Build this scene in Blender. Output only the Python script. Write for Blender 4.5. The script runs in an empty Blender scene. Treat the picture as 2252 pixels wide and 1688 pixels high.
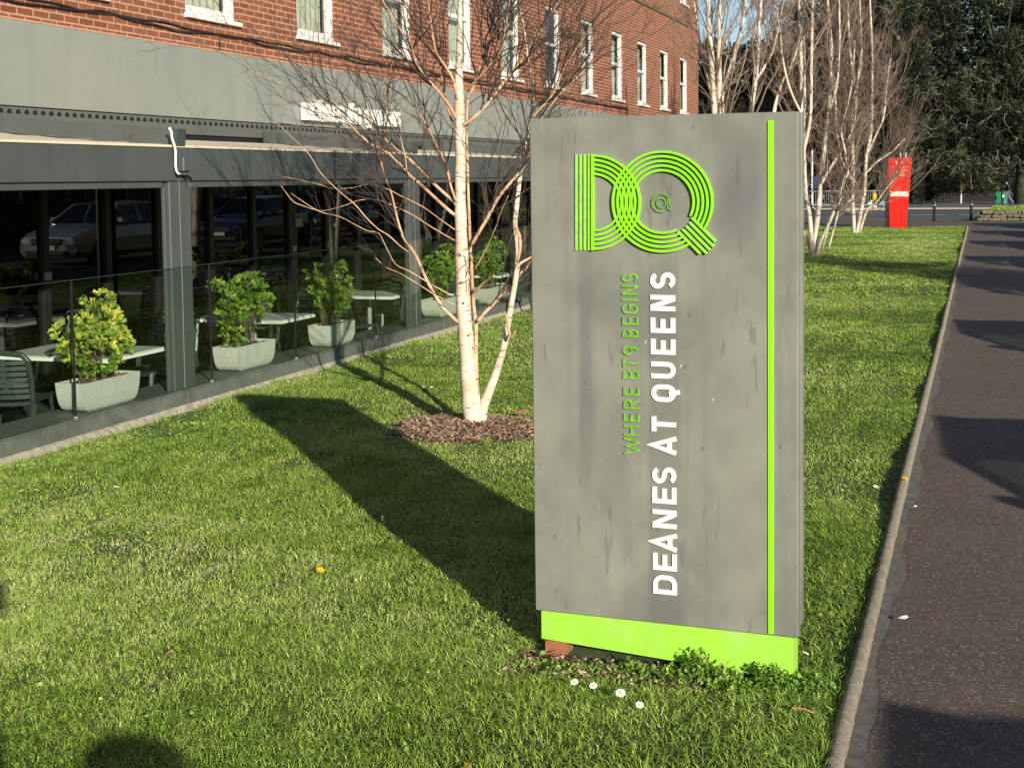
import bpy, bmesh, math, random
import numpy as np
from mathutils import Vector, Matrix, Quaternion

# ------------------------------------------------------------------ camera, sky, sun
C = bpy.context.scene
COL = C.collection
H = 1.95
FPX, CX, CY = 2910.1, 1256.4, 580.0           # measured on the 2252x1688 photograph
PITCH, ROLL, YAW = 0.06539, 0.01043, -0.30023
_f = np.array([math.sin(YAW)*math.cos(PITCH), math.cos(YAW)*math.cos(PITCH), -math.sin(PITCH)])
_r0 = np.array([math.cos(YAW), -math.sin(YAW), 0.0]); _d0 = np.cross(_f, _r0)
_r = math.cos(ROLL)*_r0 + math.sin(ROLL)*_d0; _d = -math.sin(ROLL)*_r0 + math.cos(ROLL)*_d0
cam = bpy.data.cameras.new('camera'); camo = bpy.data.objects.new('camera', cam); COL.objects.link(camo)
cam.sensor_width = 36; cam.lens = FPX/2252*36
cam.shift_x = (1126-CX)/2252; cam.shift_y = (CY-844)/2252
cam.clip_start = 0.05; cam.clip_end = 2000
camo.matrix_world = Matrix(((_r[0], -_d[0], -_f[0], 0), (_r[1], -_d[1], -_f[1], 0), (_r[2], -_d[2], -_f[2], H), (0, 0, 0, 1)))
C.camera = camo
SUN_AZ, SUN_EL = math.radians(138.6), math.radians(17.0)
S = Vector((math.sin(SUN_AZ)*math.cos(SUN_EL), math.cos(SUN_AZ)*math.cos(SUN_EL), math.sin(SUN_EL)))
w = bpy.data.worlds.new('World'); C.world = w; w.use_nodes = True
nt = w.node_tree; bg = nt.nodes['Background']
sky = nt.nodes.new('ShaderNodeTexSky'); sky.sky_type = 'NISHITA'; sky.sun_disc = False
sky.sun_elevation = SUN_EL; sky.sun_rotation = SUN_AZ; sky.ozone_density = 3.0; sky.air_density = 1.0; sky.dust_density = 0.2
hs = nt.nodes.new('ShaderNodeHueSaturation'); hs.inputs['Saturation'].default_value = .92; nt.links.new(sky.outputs[0], hs.inputs['Color']); nt.links.new(hs.outputs[0], bg.inputs[0]); bg.inputs[1].default_value = 0.09
sl = bpy.data.lights.new('sun', 'SUN'); sl.energy = 5.0; sl.angle = math.radians(0.53); sl.color = (1.0, 0.92, 0.78)
slo = bpy.data.objects.new('sun', sl); COL.objects.link(slo); slo.location = S*30
slo.rotation_euler = S.to_track_quat('Z', 'Y').to_euler()
C.view_settings.view_transform = 'Standard'; C.view_settings.look = 'None'; C.view_settings.gamma = 1
C.view_settings.exposure = 0.42
C.cycles.max_bounces = 8; C.cycles.transparent_max_bounces = 24; C.cycles.caustics_reflective = False; C.cycles.caustics_refractive = False

rnd = random.Random(7); nr = np.random.RandomState(11)
def uni(a, b): return rnd.uniform(a, b)

# pixel of the photograph -> world point on a plane (used to take sizes off the photograph)
def ray(x, y): return _r*((x-CX)/FPX) + _d*((y-CY)/FPX) + _f
def atY(x, y, Y): k = ray(x, y); k = k*(Y/k[1]); return Vector((k[0], k[1], k[2]+H))
def atX(x, y, X): k = ray(x, y); k = k*(X/k[0]); return Vector((k[0], k[1], k[2]+H))
def atZ(x, y, z=0.0): k = ray(x, y); k = k*((z-H)/k[2]); return Vector((k[0], k[1], z))

# ------------------------------------------------------------------ object helpers
def tag(o, label=None, cat=None, group=None, kind=None):
    if label: o['label'] = label
    if cat: o['category'] = cat
    if group: o['group'] = group
    if kind: o['kind'] = kind
    return o
def thing(name, label, cat, loc=(0, 0, 0), rz=0, group=None):
    o = bpy.data.objects.new(name, None); COL.objects.link(o); o.location = loc; o.rotation_euler = (0, 0, rz)
    o.empty_display_size = 0.1
    return tag(o, label, cat, group)
def parent_keep(o, p):
    o.parent = p
def dup(root, loc, rz=0, label=None, group=None, scale=None):
    r = root.copy(); COL.objects.link(r); r.location = loc; r.rotation_euler = (0, 0, rz)
    if scale: r.scale = scale
    if label: r['label'] = label
    if group: r['group'] = group
    for ch in list(root.children):
        c = ch.copy(); COL.objects.link(c); c.parent = r
        for g in list(ch.children):
            d = g.copy(); COL.objects.link(d); d.parent = c
    return r

class MB:
    """collects geometry for ONE mesh object; coordinates are local to the thing (org subtracted)"""
    def __init__(s, org=(0, 0, 0)): s.v = []; s.f = []; s.o = Vector(org)
    def add(s, vs, fs):
        n = len(s.v); s.v += [tuple(Vector(v)-s.o) for v in vs]; s.f += [tuple(i+n for i in f) for f in fs]
    def box(s, x0, x1, y0, y1, z0, z1, bevel=0):
        if bevel:
            b = bevel; pts = []
            for z, k in ((z0, b), (z0+b, 0), (z1-b, 0), (z1, b)):
                pts.append([(x0+k, y0+b), (x0+b, y0+k), (x1-b, y0+k), (x1-k, y0+b), (x1-k, y1-b), (x1-b, y1-k), (x0+b, y1-k), (x0+k, y1-b)] if not k else
                           [(x0+b, y0+b)]*2+[(x1-b, y0+b)]*2+[(x1-b, y1-b)]*2+[(x0+b, y1-b)]*2)
            zs = (z0, z0+b, z1-b, z1)
            V = [(p[0], p[1], zs[i]) for i, r in enumerate(pts) for p in r]; F = []
            for i in range(3):
                for j in range(8): F.append((i*8+j, i*8+(j+1) % 8, (i+1)*8+(j+1) % 8, (i+1)*8+j))
            F.append((6, 4, 2, 0)); F.append((24, 26, 28, 30)); s.add(V, F); return
        s.add([(x0, y0, z0), (x1, y0, z0), (x1, y1, z0), (x0, y1, z0), (x0, y0, z1), (x1, y0, z1), (x1, y1, z1), (x0, y1, z1)],
              [(3, 2, 1, 0), (4, 5, 6, 7), (0, 1, 5, 4), (1, 2, 6, 5), (2, 3, 7, 6), (3, 0, 4, 7)])
    def quad(s, a, b, c, d): s.add([a, b, c, d], [(0, 1, 2, 3)])
    def bar(s, a, b, wd, ht, up=(0, 0, 1)):
        a = Vector(a); b = Vector(b); t = (b-a).normalized(); u = Vector(up)
        if abs(t.dot(u)) > .98: u = Vector((0, 1, 0))
        r = t.cross(u).normalized(); u = r.cross(t)
        V = []
        for p in (a, b):
            for i, j in ((-1, -1), (1, -1), (1, 1), (-1, 1)): V.append(p+r*i*wd/2+u*j*ht/2)
        s.add(V, [(3, 2, 1, 0), (4, 5, 6, 7), (0, 1, 5, 4), (1, 2, 6, 5), (2, 3, 7, 6), (3, 0, 4, 7)])
    def tube(s, pts, rad, n=6, cap=True):
        pts = [Vector(p) for p in pts]
        if not hasattr(rad, '__len__'): rad = [rad]*len(pts)
        t = (pts[1]-pts[0]).normalized(); u = t.orthogonal().normalized(); V = []
        for i, p in enumerate(pts):
            if i == 0: t2 = pts[1]-pts[0]
            elif i == len(pts)-1: t2 = pts[i]-pts[i-1]
            else: t2 = pts[i+1]-pts[i-1]
            t2 = t2.normalized() if t2.length > 1e-9 else t
            u = (u-t2*u.dot(t2))
            u = u.normalized() if u.length > 1e-6 else t2.orthogonal().normalized()
            v = t2.cross(u); t = t2
            for k in range(n):
                a = 2*math.pi*k/n; V.append(p+(u*math.cos(a)+v*math.sin(a))*rad[i])
        F = []
        for i in range(len(pts)-1):
            for k in range(n): F.append((i*n+k, i*n+(k+1) % n, (i+1)*n+(k+1) % n, (i+1)*n+k))
        if cap and n > 3: F.append(tuple(range(n-1, -1, -1))); F.append(tuple((len(pts)-1)*n+k for k in range(n)))
        s.add(V, F)
    def prism(s, poly, d0, d1, axis='x'):
        """poly: 2-D points; extruded from d0 to d1 along axis (x: poly=(y,z); y: poly=(x,z); z: poly=(x,y))"""
        def m(p, d): return {'x': (d, p[0], p[1]), 'y': (p[0], d, p[1]), 'z': (p[0], p[1], d)}[axis]
        n = len(poly); V = [m(p, d0) for p in poly]+[m(p, d1) for p in poly]
        s.add(V, [tuple(range(n-1, -1, -1)), tuple(range(n, 2*n))]+[(i, (i+1) % n, n+(i+1) % n, n+i) for i in range(n)])
    def lathe(s, prof, c, n=16, sx=1, sy=1):
        V = [(c[0]+r*math.cos(2*math.pi*k/n)*sx, c[1]+r*math.sin(2*math.pi*k/n)*sy, c[2]+z) for r, z in prof for k in range(n)]
        F = [(i*n+k, i*n+(k+1) % n, (i+1)*n+(k+1) % n, (i+1)*n+k) for i in range(len(prof)-1) for k in range(n)]
        F.append(tuple(range(n-1, -1, -1))); F.append(tuple((len(prof)-1)*n+k for k in range(n)))
        s.add(V, F)
    def build(s, name, mat, par=None, smooth=False, fix=False):
        me = bpy.data.meshes.new(name); me.from_pydata(s.v, [], s.f)
        if fix:
            bm = bmesh.new(); bm.from_mesh(me); bmesh.ops.recalc_face_normals(bm, faces=bm.faces); bm.to_mesh(me); bm.free()
        if smooth: me.polygons.foreach_set('use_smooth', [True]*len(me.polygons))
        me.materials.append(mat); o = bpy.data.objects.new(name, me); COL.objects.link(o)
        if par is not None:
            o.parent = par
        return o

# ------------------------------------------------------------------ materials
def srgb(r, g, b):
    f = lambda c: (c/255/12.92) if c/255 <= .04045 else ((c/255+.055)/1.055)**2.4
    return (f(r), f(g), f(b), 1)
def newmat(name):
    m = bpy.data.materials.new(name); m.use_nodes = True; n = m.node_tree; n.nodes.clear()
    out = n.nodes.new('ShaderNodeOutputMaterial'); return m, n, out
def N(n, t, **k):
    x = n.nodes.new('ShaderNode'+t)
    for a, b in k.items():
        if hasattr(x, a) and a not in ('inputs',): setattr(x, a, b)
    return x
def noise(n, vec, sc, det=4, rough=.6):
    x = n.nodes.new('ShaderNodeTexNoise'); x.inputs['Scale'].default_value = sc; x.inputs['Detail'].default_value = det
    x.inputs['Roughness'].default_value = rough; n.links.new(vec, x.inputs['Vector']); return x.outputs[0]
def ramp(n, fac, stops):
    x = n.nodes.new('ShaderNodeValToRGB'); e = x.color_ramp.elements
    while len(e) < len(stops): e.new(.5)
    for el, (p, c) in zip(e, stops): el.position = p; el.color = c if len(c) == 4 else (*c, 1)
    n.links.new(fac, x.inputs[0]); return x.outputs[0]
def mixc(n, fac, a, b, mode='MIX'):
    x = n.nodes.new('ShaderNodeMix'); x.data_type = 'RGBA'; x.blend_type = mode
    for s_, v in ((0, fac), (6, a), (7, b)):
        if hasattr(v, 'links') or hasattr(v, 'is_linked'): n.links.new(v, x.inputs[s_])
        else: x.inputs[s_].default_value = v
    return x.outputs[2]
def mth(n, op, a, b=None, c=None):
    x = n.nodes.new('ShaderNodeMath'); x.operation = op
    for i, v in enumerate((a, b, c)):
        if v is None: continue
        if hasattr(v, 'is_linked'): n.links.new(v, x.inputs[i])
        else: x.inputs[i].default_value = v
    return x.outputs[0]
def vscale(n, v, s):
    x = n.nodes.new('ShaderNodeMapping'); x.inputs['Scale'].default_value = s; n.links.new(v, x.inputs[0]); return x.outputs[0]
def bump(n, h, st, dist=.01):
    x = n.nodes.new('ShaderNodeBump'); x.inputs['Strength'].default_value = st; x.inputs['Distance'].default_value = dist
    n.links.new(h, x.inputs['Height']); return x.outputs[0]
def pos(n): return n.nodes.new('ShaderNodeNewGeometry').outputs['Position']
def simple(name, c, rough=.6, metal=0, var=.12, sc=8, bmp=0, spec=.5, stain=None, streak=None, coat=0):
    """painted / plain surface: base colour broken by noise, optional rough dirt blotches and vertical run marks"""
    m, n, out = newmat(name); p = n.nodes.new('ShaderNodeBsdfPrincipled'); P = pos(n)
    c = c if len(c) == 4 else (*c, 1)
    a = noise(n, P, sc); dk = tuple(x*(1-var) for x in c[:3])+(1,); lt = tuple(min(1, x*(1+var)) for x in c[:3])+(1,)
    col = ramp(n, a, [(.3, dk), (.7, lt)])
    if stain:
        s1 = noise(n, P, stain[0], 5, .65); f = mth(n, 'MULTIPLY', ramp(n, s1, [(.5, (0, 0, 0, 1)), (.72, (1, 1, 1, 1))]), stain[2]); col = mixc(n, f, col, stain[1])
    if streak:
        s2 = noise(n, vscale(n, P, (streak[0], streak[0], streak[0]*.04)), 1, 4, .6)
        f = mth(n, 'MULTIPLY', ramp(n, s2, [(.5, (0, 0, 0, 1)), (.75, (1, 1, 1, 1))]), streak[2]); col = mixc(n, f, col, streak[1])
    n.links.new(col, p.inputs['Base Color']); p.inputs['Metallic'].default_value = metal
    p.inputs['Specular IOR Level'].default_value = spec; p.inputs['Coat Weight'].default_value = coat
    rr = noise(n, P, sc*3); n.links.new(mth(n, 'MULTIPLY_ADD', rr, .2, rough-.1), p.inputs['Roughness'])
    if bmp: n.links.new(bump(n, noise(n, P, sc*12, 3), bmp), p.inputs['Normal'])
    n.links.new(p.outputs[0], out.inputs[0]); return m

M = {}
M['sign_grey'] = None
def sign_mat():
    m, n, out = newmat('sign_grey_paint'); p = n.nodes.new('ShaderNodeBsdfPrincipled'); P = pos(n)
    base = ramp(n, noise(n, P, 3.2, 5, .6), [(.3, (.175, .180, .152, 1)), (.5, (.222, .226, .188, 1)), (.7, (.262, .265, .22, 1))])
    # dirt blotches with a shape of their own
    b1 = ramp(n, noise(n, vscale(n, P, (1, 1, .6)), 2.6, 6, .62), [(.5, (0, 0, 0, 1)), (.68, (1, 1, 1, 1))])
    base = mixc(n, mth(n, 'MULTIPLY', b1, .5), base, (.13, .132, .125, 1))
    b2 = ramp(n, noise(n, vscale(n, P, (14, 14, .5)), 1, 3, .6), [(.5, (0, 0, 0, 1)), (.72, (1, 1, 1, 1))])
    base = mixc(n, mth(n, 'MULTIPLY', b2, .38), base, (.135, .138, .135, 1))
    # run marks below the letters and the emblem
    sx = n.nodes.new('ShaderNodeSeparateXYZ'); n.links.new(P, sx.inputs[0])
    def band(v, lo, hi, soft):
        a = n.nodes.new('ShaderNodeMapRange'); a.interpolation_type = 'SMOOTHSTEP'; n.links.new(v, a.inputs[0]); a.inputs[1].default_value = lo-soft; a.inputs[2].default_value = lo+soft
        b = n.nodes.new('ShaderNodeMapRange'); b.interpolation_type = 'SMOOTHSTEP'; n.links.new(v, b.inputs[0]); b.inputs[1].default_value = hi+soft; b.inputs[2].default_value = hi-soft
        return mth(n, 'MULTIPLY', a.outputs[0], b.outputs[0])
    wob = mth(n, 'MULTIPLY_ADD', noise(n, vscale(n, P, (1, 1, .5)), 6, 4), .05, -.025)
    X = mth(n, 'ADD', sx.outputs[0], wob); Z = sx.outputs[2]
    xw0, xw1 = atY(1436, 1330, 5.05)[0], atY(1490, 1330, 5.05)[0]
    f = mth(n, 'MULTIPLY', band(X, xw0-.012, xw1+.012, .012), mth(n, 'SUBTRACT', 1, band(Z, 1.62, 3, .06)))
    base = mixc(n, mth(n, 'MULTIPLY', f, .36), base, (.12, .118, .112, 1))
    xd0, xd1 = atY(1268, 600, 5.05)[0], atY(1300, 600, 5.05)[0]
    f = mth(n, 'MULTIPLY', band(X, xd0, xd1, .02), band(Z, .75, 1.66, .35)); base = mixc(n, mth(n, 'MULTIPLY', f, .55), base, (.115, .12, .13, 1))
    f = mth(n, 'MULTIPLY', band(X, atY(1590, 400, 5.05)[0], atY(1680, 400, 5.05)[0], .05), band(Z, 1.75, 2.0, .16)); base = mixc(n, mth(n, 'MULTIPLY', f, .75), base, (.115, .12, .125, 1))
    for sc3, ang, th, amt, cc3 in ((5.5, .5, .66, .45, (.10, .10, .095, 1)), (7.5, -.7, .68, .4, (.33, .33, .30, 1)), (3.4, 1.1, .64, .4, (.12, .12, .115, 1))):
        mp = n.nodes.new('ShaderNodeMapping'); mp.inputs['Rotation'].default_value = (0, ang, 0); mp.inputs['Scale'].default_value = (1, 1, .16); n.links.new(P, mp.inputs[0])
        f = ramp(n, noise(n, mp.outputs[0], sc3*3, 3, .7), [(th, (0, 0, 0, 1)), (th+.05, (1, 1, 1, 1))]); base = mixc(n, mth(n, 'MULTIPLY', f, amt), base, cc3)
    # bird lime and scuffs
    v = n.nodes.new('ShaderNodeTexVoronoi'); v.inputs['Scale'].default_value = 4.5; n.links.new(vscale(n, P, (2.4, 2.4, .9)), v.inputs[0])
    base = mixc(n, mth(n, 'LESS_THAN', v.outputs[0], .028), base, (.55, .54, .48, 1))
    v = n.nodes.new('ShaderNodeTexVoronoi'); v.inputs['Scale'].default_value = 7; n.links.new(vscale(n, P, (1.2, 1.2, .8)), v.inputs[0])
    base = mixc(n, mth(n, 'MULTIPLY', mth(n, 'LESS_THAN', v.outputs[0], .06), .5), base, (.1, .1, .09, 1))
    n.links.new(base, p.inputs['Base Color']); p.inputs['Roughness'].default_value = .62; p.inputs['Specular IOR Level'].default_value = .3
    n.links.new(bump(n, noise(n, P, 260, 2), .12, .002), p.inputs['Normal'])
    n.links.new(p.outputs[0], out.inputs[0]); return m
M['sign_grey'] = sign_mat()
M['lime'] = simple('lime_green_acrylic', (.27, .84, .014), .35, var=.05, sc=5)
M['lime_dirty'] = simple('weathered_lime_paint', (.34, .75, .06), .45, var=.14, sc=60, stain=(40, (.06, .15, .04, 1), .5))
M['letter_green'] = simple('dull_lime_lettering', (.16, .42, .03), .45, var=.35, sc=70)
M['lime_plinth'] = simple('lime_plinth_paint', (.33, .66, .055), .5, var=.06, sc=9, stain=(5, (.42, .62, .2, 1), .5), streak=(8, (.42, .64, .2, 1), .4))
M['letter_white'] = simple('letter_white', (.86, .85, .78), .5, var=.04, sc=20)
M['dark_relief'] = simple('dark_relief_side', (.035, .05, .03), .6)
M['fascia'] = simple('fascia_grey_sheet', (.255, .27, .235), .38, var=.07, sc=1.0, stain=(.8, (.31, .32, .275, 1), .5), streak=(6, (.17, .175, .165, 1), .3))
M['frame_grey'] = simple('slate_grey_powder_coat', (.078, .088, .084), .45, var=.09, sc=2.5, streak=(16, (.05, .055, .053, 1), .4))
M['slate_green'] = simple('dark_green_cladding', (.05, .062, .056), .5, var=.15, sc=4, streak=(20, (.09, .10, .09, 1), .5))
M['plinth'] = simple('plinth_slate', (.10, .115, .098), .6, var=.22, sc=5, stain=(7, (.19, .18, .13, 1), .6), bmp=.2)
M['mortar'] = simple('pale_mortar_footing', (.36, .33, .25), .9, var=.3, sc=18, stain=(14, (.20, .13, .09, 1), .8), bmp=.6)
M['cream_cloth'] = simple('cream_awning_cloth', (.68, .60, .44), .8, var=.05, sc=40)
M['white_paint'] = simple('white_window_paint', (.78, .77, .72), .4, var=.05, sc=6, streak=(30, (.5, .48, .42, 1), .3))
M['blind'] = simple('cream_blind', (.50, .52, .40), .8, var=.08, sc=4, streak=(24, (.40, .42, .32, 1), .5))
M['white_plastic'] = simple('white_plastic', (.82, .82, .78), .4, var=.04)
M['black'] = simple('black_rubber', (.012, .012, .012), .5, var=.2)
M['black_paint'] = simple('black_gloss_paint', (.014, .015, .016), .25, var=.2)
M['door_frame'] = simple('dark_brown_door_frame', (.018, .016, .015), .4, var=.2)
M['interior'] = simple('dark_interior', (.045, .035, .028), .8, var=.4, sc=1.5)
M['planter'] = simple('sage_planter', (.53, .52, .46), .75, var=.07, sc=12, streak=(50, (.30, .34, .27, 1), .5), bmp=.2)
M['soil'] = simple('planter_soil', (.10, .065, .045), .95, var=.6, sc=40, bmp=1)
M['table_top'] = simple('pale_table_top', (.55, .56, .50), .45, var=.06, sc=10)
M['table_edge'] = simple('white_table_edge', (.85, .85, .80), .45, var=.03)
M['chair'] = simple('dark_green_resin', (.035, .05, .047), .38, var=.12, sc=10)
M['steel'] = simple('brushed_steel', (.45, .45, .44), .35, metal=.9)
M['galv'] = simple('galvanised_steel', (.42, .43, .43), .5, metal=.5, var=.15)
M['cable'] = simple('black_cable', (.02, .018, .016), .6)
M['red'] = simple('red_enamel', (.80, .018, .012), .35, var=.06, sc=2)
M['red_text'] = simple('pale_red_print', (.80, .42, .22), .5)
M['cream'] = simple('cream_band', (.80, .70, .56), .5)
M['yellow'] = simple('yellow_plastic', (.80, .52, .02), .4)
M['bin_green'] = simple('green_litter_bin', (.02, .16, .08), .45)
M['blue_bag'] = simple('blue_plastic_bag', (.25, .42, .62), .5)
M['shade_stone'] = simple('shade_darkened_stone', (.06, .055, .042), .9, var=.4, sc=3, bmp=.5)  # dark colour stands in for the shade over the boundary wall
M['dull_green'] = simple('dull_green_relief', (.13, .30, .06), .5, var=.2, sc=80)
M['stone'] = simple('weathered_shade_sandstone', (.155, .14, .09), .9, var=.3, sc=4, stain=(3, (.09, .10, .05, 1), .7), bmp=.6)  # weathered stone, base colour also darkened for shade on the low wall
M['terracotta'] = simple('red_brick_end', (.36, .13, .07), .85, var=.2, sc=30, bmp=.5)
M['skin'] = simple('skin', (.50, .30, .22), .55, var=.05)
M['navy_cloth'] = simple('dark_navy_cloth', (.02, .022, .03), .85)
M['denim'] = simple('blue_denim', (.13, .18, .27), .85, var=.15, sc=30)
M['hair'] = simple('dark_hair', (.02, .014, .01), .6)
M['leaf_litter'] = simple('dry_leaf', (.42, .22, .12), .8, var=.3, sc=60)
M['paper'] = simple('white_paper', (.85, .85, .82), .7)
M['daisy_white'] = simple('daisy_petals', (.85, .85, .80), .6, var=.02)
M['dandelion'] = simple('dandelion_yellow', (.85, .55, .01), .6, var=.1, sc=300)
M['tyre'] = simple('tyre_rubber', (.02, .02, .02), .8)
M['silver_car'] = simple('silver_car_paint', (.42, .43, .43), .25, metal=.4, coat=1, var=.02)
M['dark_car'] = simple('dark_blue_car_paint', (.012, .016, .04), .2, coat=1, var=.02)
M['black_car'] = simple('black_car_paint', (.012, .012, .013), .2, coat=1, var=.02)

def brick_mat(name, c1, c2, mortar, scale=1.0, axis='yz'):
    m, n, out = newmat(name); p = n.nodes.new('ShaderNodeBsdfPrincipled'); P = pos(n)
    sx = n.nodes.new('ShaderNodeSeparateXYZ'); n.links.new(P, sx.inputs[0]); cb = n.nodes.new('ShaderNodeCombineXYZ')
    if axis == 'yz': n.links.new(mth(n, 'ADD', sx.outputs[1], sx.outputs[0]), cb.inputs[0])
    else: n.links.new(sx.outputs[0], cb.inputs[0])
    n.links.new(mth(n, 'ADD', sx.outputs[2], -3.46+.0075), cb.inputs[1])
    # small waviness so courses are not ruler straight
    wv = n.nodes.new('ShaderNodeTexNoise'); wv.inputs['Scale'].default_value = 9; n.links.new(P, wv.inputs['Vector'])
    va = n.nodes.new('ShaderNodeVectorMath'); va.operation = 'MULTIPLY_ADD'; n.links.new(wv.outputs[1], va.inputs[0]); va.inputs[1].default_value = (.012, .007, 0); n.links.new(cb.outputs[0], va.inputs[2])
    b = n.nodes.new('ShaderNodeTexBrick'); n.links.new(va.outputs[0], b.inputs[0]); b.offset = .5
    b.inputs['Scale'].default_value = 1/scale; b.inputs['Brick Width'].default_value = .225; b.inputs['Row Height'].default_value = .075
    b.inputs['Mortar Size'].default_value = .0105; b.inputs['Mortar Smooth'].default_value = .25; b.inputs['Bias'].default_value = 0
    b.inputs[1].default_value = c1; b.inputs[2].default_value = c2; b.inputs[3].default_value = mortar
    col = mixc(n, .55, b.outputs[0], ramp(n, noise(n, P, 38, 4), [(.3, (.55, .5, .5, 1)), (.7, (1.25, 1.2, 1.2, 1))]), 'MULTIPLY')
    st = ramp(n, noise(n, vscale(n, P, (1, 1, .7)), .9, 5, .62), [(.52, (0, 0, 0, 1)), (.75, (1, 1, 1, 1))])
    col = mixc(n, mth(n, 'MULTIPLY', st, .35), col, (.16, .09, .07, 1))
    n.links.new(col, p.inputs['Base Color']); p.inputs['Roughness'].default_value = .88; p.inputs['Specular IOR Level'].default_value = .2
    h = mth(n, 'ADD', mth(n, 'SUBTRACT', 1, b.outputs[1]), mth(n, 'MULTIPLY', noise(n, P, 90, 3), .35))
    n.links.new(bump(n, h, .6, .008), p.inputs['Normal'])
    n.links.new(p.outputs[0], out.inputs[0]); return m
M['brick'] = brick_mat('red_stretcher_brick', (.29, .112, .058, 1), (.20, .076, .046, 1), (.52, .30, .19, 1))
M['brick_far'] = brick_mat('terrace_brick', (.30, .08, .045, 1), (.22, .06, .04, 1), (.35, .2, .14, 1), 1.0)

def glass_mat(name, tint, ior=1.5, gl=1.0):
    m, n, out = newmat(name); t = n.nodes.new('ShaderNodeBsdfTransparent'); t.inputs[0].default_value = tint
    g = n.nodes.new('ShaderNodeBsdfGlossy'); g.inputs[1].default_value = 0.004; g.inputs[0].default_value = (gl, gl, gl, 1)
    ge = n.nodes.new('ShaderNodeNewGeometry'); dp = n.nodes.new('ShaderNodeVectorMath'); dp.operation = 'DOT_PRODUCT'
    n.links.new(ge.outputs['Incoming'], dp.inputs[0]); n.links.new(ge.outputs['Normal'], dp.inputs[1]); f0 = ((ior-1)/(ior+1))**2*2
    sch = mth(n, 'MULTIPLY_ADD', mth(n, 'POWER', mth(n, 'SUBTRACT', 1, mth(n, 'ABSOLUTE', dp.outputs['Value'])), 5), 1-f0, f0); mx = n.nodes.new('ShaderNodeMixShader')
    n.links.new(bump(n, noise(n, pos(n), .8, 2), .02, .02), g.inputs['Normal'])
    n.links.new(sch, mx.inputs[0]); n.links.new(t.outputs[0], mx.inputs[1]); n.links.new(g.outputs[0], mx.inputs[2]); n.links.new(mx.outputs[0], out.inputs[0]); return m
M['screen_glass'] = glass_mat('screen_glass', (.80, .87, .82, 1), 1.35)
M['door_glass'] = glass_mat('door_glass', (.42, .43, .42, 1), 1.5)
M['window_glass'] = glass_mat('window_glass', (.88, .9, .88, 1), 1.5)
M['car_glass'] = glass_mat('car_glass', (.45, .55, .5, 1), 1.5)

def bark_mat(name, c_lo, c_hi, dark, thr=.56, stretch=(5, 5, 26), peel=None):
    m, n, out = newmat(name); p = n.nodes.new('ShaderNodeBsdfPrincipled'); P = pos(n)
    base = ramp(n, noise(n, P, 5, 4), [(.32, c_lo), (.62, c_hi)])
    l = ramp(n, noise(n, vscale(n, P, stretch), 1, 3, .6), [(thr, (0, 0, 0, 1)), (thr+.10, (1, 1, 1, 1))])
    base = mixc(n, mth(n, 'MULTIPLY', l, .75), base, dark)
    if peel: base = mixc(n, mth(n, 'MULTIPLY', ramp(n, noise(n, vscale(n, P, (9, 9, 5)), 1, 5, .7), [(.54, (0, 0, 0, 1)), (.60, (1, 1, 1, 1))]), .55), base, peel)
    n.links.new(base, p.inputs['Base Color']); p.inputs['Roughness'].default_value = .8; p.inputs['Specular IOR Level'].default_value = .2
    n.links.new(bump(n, noise(n, vscale(n, P, (12, 12, 60)), 1, 3), .4, .01), p.inputs['Normal'])
    n.links.new(p.outputs[0], out.inputs[0]); return m
M['birch'] = bark_mat('white_birch_bark', (.58, .46, .34, 1), (.72, .64, .52, 1), (.12, .075, .05, 1), .58, (7, 7, 42), (.60, .40, .26, 1))
M['birch_limb'] = bark_mat('orange_birch_limb', (.42, .22, .11, 1), (.66, .46, .30, 1), (.10, .05, .035, 1), .56)
M['birch_far'] = bark_mat('far_birch_bark', (.52, .44, .33, 1), (.70, .64, .53, 1), (.15, .12, .09, 1), .60, (4, 4, 10))
M['twig'] = simple('birch_twig', (.065, .048, .040), .8, var=.4, sc=6)
M['twig_far'] = simple('far_birch_twig', (.27, .20, .15), .85, var=.4, sc=1)
M['oak_trunk'] = bark_mat('dark_oak_bark', (.03, .032, .02, 1), (.075, .075, .045, 1), (.02, .02, .015, 1), .5, (3, 3, 3))
M['oak_bark'] = bark_mat('sunlit_tone_bark', (.15, .15, .09, 1), (.30, .29, .19, 1), (.03, .03, .02, 1), .5, (3, 3, 3))  # oak branchlet bark, lightened to look like sunlit twigs
M['bare_bark'] = simple('brown_bare_wood', (.10, .075, .055), .9, var=.4, sc=1)

def leaf_mat(name, stops, sc=3, trans=.35, att=None, rough=.5, spec=.3):
    m, n, out = newmat(name); P = pos(n); a = n.nodes.new('ShaderNodeAttribute'); a.attribute_name = 'tint'
    nn = noise(n, P, sc, 3); f = mth(n, 'MULTIPLY_ADD', a.outputs['Fac'], .75, mth(n, 'MULTIPLY', nn, .28))
    col = ramp(n, f, stops)
    d = n.nodes.new('ShaderNodeBsdfPrincipled'); n.links.new(col, d.inputs['Base Color']); d.inputs['Roughness'].default_value = rough; d.inputs['Specular IOR Level'].default_value = spec
    t = n.nodes.new('ShaderNodeBsdfTranslucent'); n.links.new(col, t.inputs[0]); mx = n.nodes.new('ShaderNodeMixShader'); mx.inputs[0].default_value = trans
    n.links.new(d.outputs[0], mx.inputs[1]); n.links.new(t.outputs[0], mx.inputs[2]); n.links.new(mx.outputs[0], out.inputs[0]); return m
M['grass'] = leaf_mat('lawn_grass_blades', [(.05, (.11, .20, .03, 1)), (.35, (.27, .43, .062, 1)), (.6, (.43, .58, .115, 1)), (.9, (.66, .70, .29, 1))], 1.2, .3, rough=.45)
M['weed'] = leaf_mat('weed_leaves', [(.1, (.06, .14, .02, 1)), (.5, (.16, .30, .04, 1)), (.9, (.45, .55, .14, 1))], 4, .3)
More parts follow.
